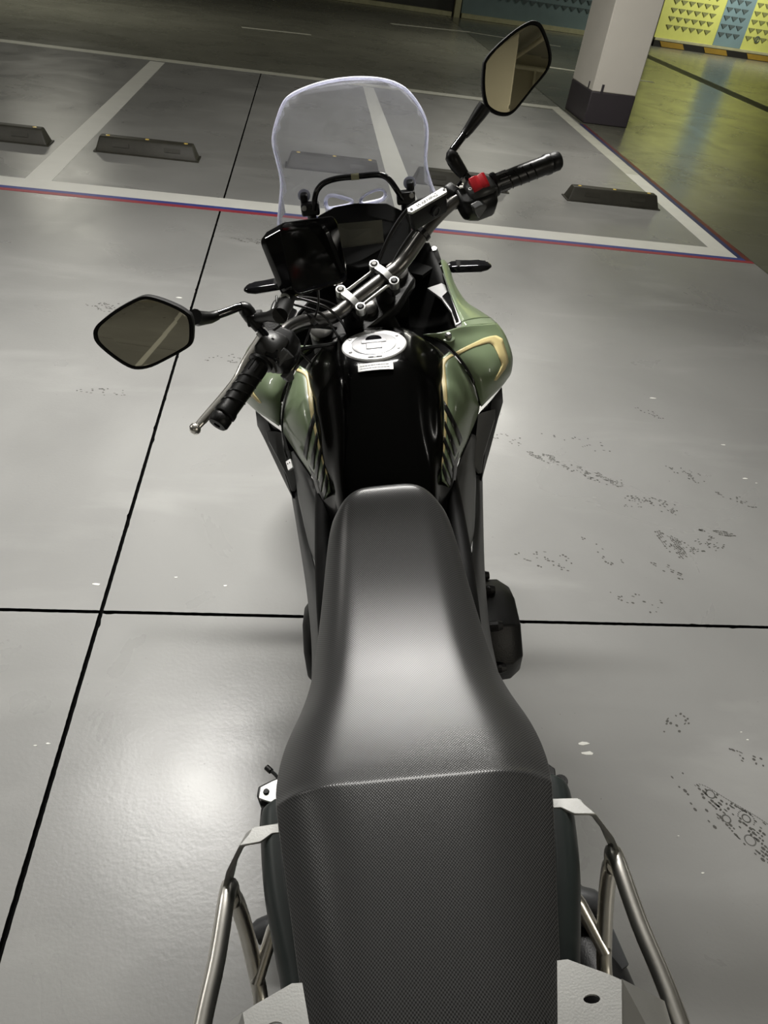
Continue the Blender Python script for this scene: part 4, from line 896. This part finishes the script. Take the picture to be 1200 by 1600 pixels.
# riser clamp: open bridge with four bolts
cl = MB()
for s in (-1, 1): cl.loft([[(s * .0425 - .0065, f_, u_), (s * .0425 + .0065, f_, u_), (s * .0425 + .0065, f_, u_ - .012), (s * .0425 - .0065, f_, u_ - .012)] for f_, u_ in ((-.030, .008), (-.018, .0155), (-.006, .0185), (.006, .0185), (.018, .0165), (.030, .0135))])
for f_ in (-.028, .030): cl.tube([(-.0425, f_ * 1.0, .006), (-.028, f_ * .78, .006), (.028, f_ * .78, .006), (.0425, f_, .006)], .0030, 8, flat=1.3)
clo = S(cl, 'bar_clamp', M_['alu'], smooth=60); tag(clo, 'silver open bridge clamp with four bolts')
for s in (-1, 1):
    MB().box((s * .0425, 0, -.010), (.020, .070, .020)).build('clamp_base', M_['cast_black'], clo, bevel=.003)
    for f_ in (-.028, .028):
        d = MB().disc((s * .0425, f_, .004), (0, 0, 1), [(-.004, .0098), (.010, .0100), (.0125, .0093), (.0128, .0070), (.010, .0068)], 20).build('bolt_boss', M_['alu'], clo, smooth=True)
        MB().disc((s * .0425, f_, .013), (0, 0, 1), [(-.002, .0066), (.0035, .0062), (.0055, .004)], 16).build('clamp_bolt', M_['bar' if f_ > 0 else 'cast_black'], clo, smooth=True)  # rear pair coloured dark, standing for the shade of deep-set bolts
for s in (-1, 1): S(MB().disc((s * .0425, 0, -.055), (0, 0, 1), [(0, .020), (.05, .017)], 20), 'riser', M_['cast_black'], smooth=True)
tp = MB().prism([(-.125, .03, -.06), (-.10, .058, -.06), (.10, .058, -.06), (.125, .03, -.06), (.12, -.005, -.06), (.05, -.03, -.06), (-.05, -.03, -.06), (-.12, -.005, -.06)], (0, 0, -.028))
tp = S(tp, 'top_yoke', M_['cast_black'], bevel=.005)
MB().disc((0, .005, -.06), (0, 0, 1), [(0, .02), (.008, .018), (.012, .01)], 20).build('stem_nut', M_['bar'], tp, smooth=True)
for s in (-1, 1):
    MB().disc((s * .10, .03, -.062), (0, 0, 1), [(0, .024), (.012, .023), (.014, .018)], 24).build('fork_cap', M_['bar'], tp, smooth=True)
    fk = S(MB().tube([(s * .10, .03, -.06), (s * .10, .03, -.50)], .024, 18), 'fork_tube', M_['cast_black'], smooth=60)
    MB().tube([(s * .10, .03, -.50), (s * .10, .035, -.80), (s * .10, .052, -.895)], [.030, .030, .026], 18).build('fork_leg', M_['cast_black'], fk, smooth=60)
S(MB().prism([(-.125, .05, -.26), (.125, .05, -.26), (.125, .0, -.26), (.04, -.03, -.26), (-.04, -.03, -.26), (-.125, 0, -.26)], (0, 0, -.03)), 'bottom_yoke', M_['cast_black'], bevel=.004)
wheel(bike, (0, .052, -.880), .318, .058, SM)
S(MB().tube([(-.11, .052, -.88), (.11, .052, -.88)], .010, 10), 'front_axle', M_['chain'])
fm = MB(); rg = []
for i in range(13):
    a = R(-15 + i * 11); rg.append([Vector((x, .052 + math.cos(a) * (.345 - abs(x) * .5), -.88 + math.sin(a) * (.345 - abs(x) * .5))) for x in (-.07, -.055, -.025, 0, .025, .055, .07)])
fm.loft(rg, cap=False, closed=False); fo = S(fm, 'front_mudguard', M_['black'], smooth=60); fo.modifiers.new('s', 'SOLIDIFY').thickness = .003
for s in (-1, 1): MB().box((s * .078, .04, -.62), (.012, .05, .12)).build('mudguard_stay', M_['black'], fo)

gd = (Vector(BAR[0]) - Vector(BAR[1])).normalized()
def bp(t, s):   # point on the outer straight of the bar, t metres outboard of x = .235
    a, b2 = Vector((.235, -.035, .098)), Vector((.40, -.094, .102)); p = a + (b2 - a).normalized() * t; return Vector((p.x * s, p.y, p.z))
for s in (-1, 1):
    d = (bp(.1, s) - bp(0, s)).normalized()
    g = MB(); prof = [(0.040, .0185), (.043, .0215), (.047, .0215), (.049, .0165), (.060, .0165), (.10, .0172), (.145, .0168), (.150, .0185), (.157, .0185), (.159, .0165)]
    g.disc(bp(0, s), d, prof, 28); g = S(g, 'grip', M_['rubber'], smooth=30); tag(g, 'black rubber grip')
    a = d.orthogonal().normalized(); b2 = d.cross(a); ribs = MB()
    for k in range(4):          # spiral ribs moulded in the rubber
        pts = []
        for i in range(13):
            t = i / 12; th = t * 4.6 + s * .8
            pts.append(bp(.066 + k * .0165 + t * .024, s) + (a * math.cos(th) + b2 * math.sin(th)) * .0170)
        ribs.tube(pts, .0014, 6)
    for k in range(10):
        th = 2 * math.pi * k / 10; ribs.tube([bp(.052, s) + (a * math.cos(th) + b2 * math.sin(th)) * .0168, bp(.072, s) + (a * math.cos(th) + b2 * math.sin(th)) * .0170], .001, 5)
    ribs.build('grip_rib', M_['rubber'], g, smooth=True)
    be = MB().disc(bp(.159, s), d, [(0, .0155), (.003, .0172), (.015, .0172), (.019, .0145), (.0195, .006), (.015, .0055)], 26); be = S(be, 'bar_end', M_['cast_black'], smooth=35); tag(be, 'black bar end weight')
    # switch pod
    up = Vector((0, 0, 1)); fwd = d.cross(up).normalized() * (1 if s > 0 else -1)
    if fwd.y < 0: fwd = -fwd
    def sp_(t, ff, uu): return bp(t, s) + fwd * ff + up * uu
    sw_ = MB()
    prof2 = [(.006, .019, .024), (.012, .024, .028), (.030, .0245, .029), (.038, .019, .023)]
    rings = []
    for t, rf, ru in [(-.014, .018, .020), (-.008, .024, .026), (.012, .025, .029), (.028, .025, .028), (.036, .021, .024), (.041, .019, .020)]:
        rings.append([sp_(t, math.copysign(abs(math.cos(2 * math.pi * k / 20)) ** .5, math.cos(2 * math.pi * k / 20)) * rf - .004, math.copysign(abs(math.sin(2 * math.pi * k / 20)) ** .5, math.sin(2 * math.pi * k / 20)) * ru - .006) for k in range(20)])
    sw_.loft(rings); so = S(sw_, 'switch_pod', M_['pod_lit_grey'], smooth=50); tag(so, 'black handlebar switch pod')
    # lower body of the pod facing the rider
    lo = MB(); rings = []
    for t, k_ in ((-.030, .55), (-.022, .85), (-.004, 1), (.026, 1), (.037, .72)): rings.append([sp_(t, -.024 * k_ - .008, .012), sp_(t, -.036 * k_ - .008, -.004), sp_(t, -.034 * k_ - .006, -.030 * k_), sp_(t, -.020, -.044 * k_), sp_(t, .010, -.036 * k_), sp_(t, .016, -.01), sp_(t, .010, .012)])
    lo.loft(rings).build('pod_body', M_['black'], so, bevel=.004)
    # triangular thumb key
    tk = [(0.1967, -0.0780, 0.1165), (0.2132, -0.0780, 0.1130), (0.2291, -0.0780, 0.1027), (0.2300, -0.0780, 0.0961), (0.2116, -0.0780, 0.0832), (0.2059, -0.0780, 0.0904)] if s > 0 else [(-0.2590, -0.0780, 0.0987), (-0.2544, -0.0780, 0.1069), (-0.2360, -0.0780, 0.1154), (-0.2304, -0.0780, 0.1026), (-0.2243, -0.0780, 0.0852), (-0.2267, -0.0780, 0.0802), (-0.2541, -0.0780, 0.0898)]
    MB().prism(tk, Vector((0, .012, .004))).build('thumb_key', M_['duct_grey'], so, bevel=.002)
    if s > 0:
        ks = MB().loft([[sp_(t, -.018, .020 + h), sp_(t, .008, .028 + h * .6), sp_(t, .008, .018), sp_(t, -.020, .010)] for t, h in ((-.006, .002), (.004, .005), (.011, .0025), (.019, .007), (.025, .004))])
        o = ks.build('kill_switch', M_['red'], so, bevel=.0012); tag(o, 'red engine stop rocker switch')
        rg_ = MB()
        for k in range(16):
            a0, a1 = 2 * math.pi * k / 16, 2 * math.pi * (k + 1) / 16
            q = [sp_(-.0095 + r_ * math.cos(t), -.008 + r_ * math.sin(t), .0205) for r_, t in ((.003, a0), (.003, a1), (.0022, a1), (.0022, a0))]; rg_.prism(q, (0, 0, .0006))
        rg_.build('switch_symbol', M_['white'], so)
    else:
        MB().prism([(-0.2533, -0.0434, 0.1190), (-0.2452, -0.0637, 0.1190), (-0.2594, -0.0760, 0.1190), (-0.2682, -0.0551, 0.1190)], (0, 0, -.012)).build('dip_switch', M_['gloss_black'], so, bevel=.002)
        sy = MB(); q = [sp_(.003 + a_, -.003 + b_, .0236) for a_, b_ in ((-.002, -.002), (.002, -.002), (.0025, .001), (.0, .0032), (-.0025, .001))]; sy.prism(q, (0, 0, .0006)).build('switch_symbol', M_['white'], so)
        MB().prism([sp_(.020, -.030, -.030), sp_(.038, -.026, -.030), sp_(.036, -.030, -.044), sp_(.024, -.034, -.046)], fwd * -.012).build('horn_button', M_['duct_grey'], so, bevel=.002)
    # mirror
    MIR = [(-0.3365, -0.0038, 0.2378), (-0.3421, 0.0098, 0.2467), (-0.3539, 0.0290, 0.2560), (-0.3646, 0.0435, 0.2612), (-0.3738, 0.0527, 0.2626), (-0.3899, 0.0622, 0.2581), (-0.4160, 0.0748, 0.2480), (-0.4420, 0.0848, 0.2354), (-0.4540, 0.0880, 0.2281), (-0.4617, 0.0863, 0.2196), (-0.4654, 0.0786, 0.2084), (-0.4605, 0.0577, 0.1915), (-0.4517, 0.0364, 0.1775), (-0.4416, 0.0237, 0.1735), (-0.4240, 0.0109, 0.1759), (-0.3972, -0.0030, 0.1853), (-0.3715, -0.0152, 0.1954), (-0.3601, -0.0192, 0.2014), (-0.3527, -0.0180, 0.2091), (-0.3408, -0.0107, 0.2269)] if s < 0 else [(0.3596, 0.0740, 0.2288), (0.3700, 0.0743, 0.2372), (0.3924, 0.0699, 0.2497), (0.4213, 0.0617, 0.2627), (0.4427, 0.0531, 0.2695), (0.4530, 0.0464, 0.2698), (0.4600, 0.0369, 0.2642), (0.4619, 0.0218, 0.2481), (0.4605, 0.0076, 0.2305), (0.4549, -0.0007, 0.2165), (0.4422, -0.0029, 0.2040), (0.4148, 0.0004, 0.1864), (0.3850, 0.0031, 0.1662), (0.3722, 0.0056, 0.1591), (0.3615, 0.0110, 0.1571), (0.3484, 0.0229, 0.1606), (0.3388, 0.0372, 0.1698), (0.3383, 0.0458, 0.1794), (0.3429, 0.0570, 0.1959), (0.3508, 0.0667, 0.2134)]
    mn = Vector((-0.5242, -0.6077, 0.5966) if s < 0 else (-0.4544, -0.6754, 0.5808))
    MP = [Vector(p) for p in MIR]; mc = sum(MP, Vector()) / len(MP)
    MPd, _ = spline(MP + [MP[0]], [1] * (len(MP) + 1), 3); MPd = MPd[:-1]
    sh = MB().loft([[mc + (p - mc) * k_ + mn * h for p in MPd] for k_, h in ((.905, .0005), (.94, .004), (.99, .003), (1.0, -.002), (.985, -.010), (.90, -.020), (.70, -.028), (.35, -.031))])
    mo = S(sh, 'mirror', M_['matte_black'], smooth=40); tag(mo, 'black rear view mirror on its stalk')
    gl = MB().prism([mc + (p - mc) * .905 + mn * .0012 for p in MPd], mn * .0012).build('mirror_glass', M_['mirror'], mo)
    ic_ = Vector((.326 * s, .030, .187)) - mn * .008
    st_ = MB().tube([(.241 * s, -.030, .112), (.2415 * s, -.004, .118), (.240 * s, .020, .128)], [.0075, .0065, .0065], 14)
    bt = MB().tube([(.2405 * s, -.008, .117), (.240 * s, .012, .127), (.240 * s, .024, .137), (.246 * s, .028, .142)], [.0095, .0125, .0130, .010], 14, smooth=2)
    bt.build('boot', M_['rubber'], mo, smooth=60)
    st_.tube([(.240 * s, .022, .135), (.245 * s, .030, .142), (.262 * s, .035, .144), (.291 * s, .040, .150)], .0068, 14, smooth=3)
    st_.build('mirror_stalk', M_['gloss_black'], mo, smooth=60)
    MB().tube([(.284 * s, .039, .1485), (.296 * s, .040, .152), (.318 * s, .036, .174), ic_], [.0080, .0095, .0125, .0130], 14).build('stalk_boot', M_['rubber'], mo, smooth=60)
    MB().disc((.241 * s, -.018, .108), (0, .35, .2), [(0, .0105), (.010, .0105)], 6).build('stalk_nut', M_['plate'], mo)
    # lever and perch
    if s < 0:
        LV = [(-0.2891, -0.0205, 0.0820), (-0.3182, -0.0319, 0.0750), (-0.3565, -0.0411, 0.0720), (-0.3966, -0.0485, 0.0700), (-0.4283, -0.0549, 0.0700)]
        lv = MB().tube([(-.235, -.002, .088)] + LV, [.010, .0095, .0090, .0085, .0078, .0062], 12, smooth=3, flat=.75)
        lv.disc(LV[-1], (0, 0, 1), [(-.009, .003), (-.007, .0075), (0, .0095), (.007, .0075), (.009, .003)], 16)
        lo_ = S(lv, 'clutch_lever', M_['steel'], smooth=60); tag(lo_, 'bare alloy clutch lever with ball end')
        S(MB().box((-.222, -.008, .098), (.032, .036, .026)), 'clutch_perch', M_['cast_black'], bevel=.005)
    else:
        lv = MB().tube([(.225, .0, .088), (.27, -.012, .070), (.32, -.030, .064), (.365, -.052, .064), (.395, -.062, .066)], [.009, .0085, .0075, .0065, .006], 12, smooth=3, flat=.75)
        lv.disc((.397, -.062, .066), (0, 0, 1), [(-.009, .003), (-.007, .0075), (0, .0095), (.007, .0075), (.009, .003)], 16)
        lo_ = S(lv, 'brake_lever', M_['steel'], smooth=60); tag(lo_, 'bare alloy brake lever with ball end')
        S(MB().box((.214, -.004, .092), (.020, .030, .026)), 'brake_perch', M_['cast_black'], bevel=.005)
# brake fluid reservoir
RT = [Vector((0.1012, -0.0040, 0.1350)), Vector((0.1771, -0.0129, 0.1350)), Vector((0.1816, -0.0196, 0.1350)), Vector((0.1769, -0.0276, 0.1350)), Vector((0.1004, -0.0178, 0.1350)), Vector((0.0959, -0.0112, 0.1350))]
c0 = sum(RT, Vector()) / 6
rv = S(MB().loft([[c0 + (p - c0) * .97 + Vector((0, 0, -.003)) for p in RT], [c0 + (p - c0) * .93 + Vector((0, -.006, -.042)) for p in RT]]), 'brake_reservoir', M_['cast_black'], bevel=.003); tag(rv, 'black brake fluid reservoir with silver lid')
ld = MB().prism(RT, (0, 0, -.005)).build('reservoir_lid', M_['plate'], rv, bevel=.0012)
eu = (RT[1] - RT[0]).normalized(); ev = Vector((0, 0, 1)).cross(eu).normalized()
def text_mesh(body, size, name, m, parent, origin, ux, uy, off):
    cu = bpy.data.curves.new(name, 'FONT'); cu.body = body; cu.size = size; cu.align_x = 'CENTER'; cu.align_y = 'CENTER'; cu.extrude = .0002
    t = bpy.data.objects.new(name, cu); sc.collection.objects.link(t); dg = bpy.context.evaluated_depsgraph_get()
    me = bpy.data.meshes.new_from_object(t.evaluated_get(dg)); sc.collection.objects.unlink(t); bpy.data.objects.remove(t)
    me.materials.clear(); me.materials.append(m); o = bpy.data.objects.new(name, me); sc.collection.objects.link(o); o.parent = parent
    uz = Vector(ux).cross(Vector(uy)); mm = Matrix((ux, uy, uz)).transposed().to_4x4(); mm.translation = Vector(origin) + uz * off; o.matrix_local = mm; return o
text_mesh('WARNING', .0095, 'lid_lettering', M_['ink'], ld, c0, eu, ev, .0006)
for k, q in ((0, RT[0].lerp(RT[4], .5) + eu * .004), (1, RT[2] + (RT[4] - RT[2]) * .06)): MB().disc(q, (0, 0, 1), [(0, .003), (.0008, .0026)], 12).build('lid_screw', M_['cast_black'], ld)
wn_ = c0 + eu * .008 + Vector((0, -.014, -.022))
MB().disc(wn_, (.1, -1, .1), [(-.003, .0095), (.002, .0095), (.0022, .0072), (0, .007)], 24).build('sight_glass', M_['side_grey'], rv, smooth=True)
S(MB().tube([(.150, .0, .09), (.165, .006, .075), (.185, 0, .09)], .010, 10), 'reservoir_bracket', M_['cast_black'])
# hoses and cables round the bars
def cable(pts, r, steer=True, m='rubber', name='cable'):
    mb = MB().tube(pts, r, 8, smooth=6)
    return S(mb, name, M_[m], smooth=60) if steer else mb.build(name, M_[m], bike, smooth=60)
cable([(.205, .01, .085), (.17, .05, .06), (.12, .06, .02), (.06, .05, -.04), (.02, .04, -.12)], .004)
cable([(0.2397, -0.0444, 0.1080), (0.2459, -0.0316, 0.1100), (0.2443, -0.0168, 0.1100), (0.2347, -0.0084, 0.1080), (0.2276, -0.0046, 0.1000)], .0032, m='black')
cable([(.23, -.03, .07), (.19, .03, .03), (.12, .04, -.02), (.05, .02, -.06)], .0045)
cable([(-.215, .0, .09), (-.17, .05, .07), (-.12, .06, .03), (-.06, .05, -.03), (-.02, .03, -.10)], .0045)
cable([(-.225, -.03, .075), (-.18, -.005, .045), (-.13, .012, .0), (-.08, .01, -.05)], .004)
cable([(-.24, -.05, .065), (-.19, -.035, .035), (-.13, -.035, -.01), (-.08, -.02, -.06), (-.05, .0, -.12)], .0035)
cable([(-.15, .04, .06), (-.12, -.01, .05), (-.11, -.03, .01), (-.10, -.04, -.05)], .0025)
cable([(-.13, .05, .05), (-.10, .0, .04), (-.085, -.025, 0), (-.08, -.03, -.06)], .0025)
cable([(-.16, .06, .07), (-.185, .02, .08), (-.20, -.03, .06), (-.19, -.06, .02)], .0022)
for t in (-.14, .14): S(MB().tube([(t - .004, -.004, .045 if t < 0 else .045), (t + .004, -.004, .042 + .006)], .0165, 14), 'cable_tie', M_['rubber'])

# =================================================================== navigation display on its arm (a thing of its own)
NAV = [(-0.1466, 1.1495, 1.26), (-0.0609, 1.2941, 1.2168), (-0.0321, 1.2513, 1.1257), (-0.1173, 1.1044, 1.1662), (0.8267, -0.361, 0.4316)]
nq = [Vector(p) for p in NAV[:4]]; nn = Vector(NAV[4])
BM = Matrix.Translation((.32, 0, 0)) @ (Matrix.Rotation(YAW, 4, 'Z') @ Matrix.Rotation(LEAN, 4, 'Y'))
nroot = empty('navigation_display', BM @ ((nq[2] + nq[3]) / 2))
tag(nroot, 'black hooded navigation display mounted at the left of the dash', 'navigation display')
inv = BM @ Matrix.Identity(4); inv = Matrix.Translation(-(BM @ ((nq[2] + nq[3]) / 2))) @ BM
def NB(mb, name, m, parent=None, **k):
    mb.v = [inv @ p for p in mb.v]; return mb.build(name, m, nroot if parent is None else parent, **k)
nc = sum(nq, Vector()) / 4; nu_ = ((nq[1] - nq[0]) + (nq[2] - nq[3])).normalized(); nv_ = nn.cross(nu_).normalized()
hwd = ((nq[1] - nq[0]).length + (nq[2] - nq[3]).length) / 4; hht = ((nq[3] - nq[0]).length + (nq[2] - nq[1]).length) / 4
def rrect(w_, h_, r_, off, n=6, dy=0):
    P = []
    for cx, cy, a0 in ((w_ - r_, h_ - r_, 0), (-w_ + r_, h_ - r_, 90), (-w_ + r_, -h_ + r_, 180), (w_ - r_, -h_ + r_, 270)):
        for i in range(n + 1):
            a = R(a0 + 90 * i / n); P.append(nc + nu_ * (cx + r_ * math.cos(a)) + nv_ * (cy + r_ * math.sin(a) + dy) + nn * off)
    return P
sgn = 1 if nv_.dot(nq[0] - nq[3]) > 0 else -1
hs = NB(MB().loft([rrect(hwd * .80, hht * .8, .012, -.030), rrect(hwd * .95, hht * .95, .016, -.026), rrect(hwd, hht, .018, -.014), rrect(hwd, hht, .018, -.001), rrect(hwd * .985, hht * .975, .018, .001), rrect(hwd * .93, hht * .90, .014, .001), rrect(hwd * .90, hht * .86, .012, -.005)]), 'display_housing', M_['gloss_black'], smooth=35)
NB(MB().loft([rrect(hwd * .90, hht * .86, .012, -.0052), rrect(hwd * .90, hht * .86, .012, -.0045)]), 'screen_glass', M_['nav_glass'])
# sun hood around the top and the sides
hd = MB(); hp2 = []
P0 = rrect(hwd * 1.01, hht * 1.02, .019, 0)
for j, p in enumerate(P0):
    v_ = (p - nc).dot(nv_) * sgn / hht; k_ = min(1, max(0, (v_ + .9) / 1.9)) * .022
    hp2.append((p, k_))
rings = [[p - nn * .012 for p, k_ in hp2], [p + nn * k_ for p, k_ in hp2], [nc + (p - nc) * .97 + nn * (k_ + .0005) for p, k_ in hp2], [nc + (p - nc) * .955 + nn * .0008 for p, k_ in hp2]]
hd.loft(rings, cap=False); NB(hd, 'sun_hood', M_['gloss_black'], smooth=35)
armt = Vector(SM @ Vector((-.236, .008, .125))); ab_ = nc - nn * .03 - nv_ * sgn * hht * .55 - nu_ * hwd * .35
J = Vector((-0.1396, 1.0647, 1.1550))
ar = NB(MB().tube([J + (ab_ - J) * .8, J + (ab_ - J) * .3, J], [.010, .0135, .012], 14, smooth=3), 'mount_arm', M_['matte_black'], smooth=60)
NB(MB().tube([J, J.lerp(armt, .45), armt], [.014, .008, .009], 12), 'ball_joint', M_['cast_black'], smooth=60)
NB(MB().disc((-0.1328, 1.1008, 1.1650), (.2, -.4, .9), [(-.012, .008), (.004, .008), (.005, .006)], 18), 'arm_bolt', M_['plate'], ar, smooth=True)
NB(MB().box(armt, (.026, .026, .020)), 'bar_clamp_foot', M_['cast_black'], bevel=.003)

# usb cable trailing from the display along the tank to the duct
U = [(-0.0861, 1.2112, 1.1300), (-0.0902, 1.2051, 1.1000), (-0.1087, 1.2164, 1.0600), (-0.1265, 1.1913, 1.0300), (-0.1462, 1.1949, 0.9950), (-0.1625, 1.1844, 0.9650), (-0.1867, 1.2113, 0.8950), (-0.1936, 1.1898, 0.8620), (-0.1907, 1.1521, 0.8450), (-0.1862, 1.1382, 0.8300)]
org = BM @ Vector(U[-1]); ur = empty('charging_cable', org); tag(ur, 'thin black charging cable with bare plug hanging past the left tank panel', 'cable')
inv = Matrix.Translation(-org) @ BM
def UB(mb, name, m, **k): mb.v = [inv @ p for p in mb.v]; return mb.build(name, m, ur, **k)
UB(MB().tube(U, .0019, 8, smooth=6), 'cord', M_['rubber'], smooth=60)
a, b2 = Vector((-0.1860, 1.1533, 0.8360)), Vector((-0.1829, 1.1347, 0.8260))
UB(MB().tube([a, b2], [.0065, .0065], 8, flat=.6), 'plug_grip', M_['rubber'], smooth=True)
c_, d_ = Vector((-0.1829, 1.1347, 0.8260)), Vector((-0.1783, 1.1155, 0.8180)); dd_ = (d_ - c_).normalized(); sd_ = dd_.cross(Vector((-.5, -.2, .8))).normalized() * .006
up_ = sd_.cross(dd_).normalized(); up_ = up_ if up_.z > 0 else -up_
o = UB(MB().prism([c_ - sd_, c_ + sd_, d_ + sd_, d_ - sd_], up_ * .0045), 'plug_shell', M_['white_alu'], bevel=.0006)
for k in (-.4, .4): UB(MB().prism([c_.lerp(d_, .35) + sd_ * k + sd_ * q1 * .18 + dd_ * q2 * .0013 + up_ * .0046 for q1, q2 in ((-1, -1), (1, -1), (1, 1), (-1, 1))], up_ * .0003), 'plug_hole', M_['matte_black'])
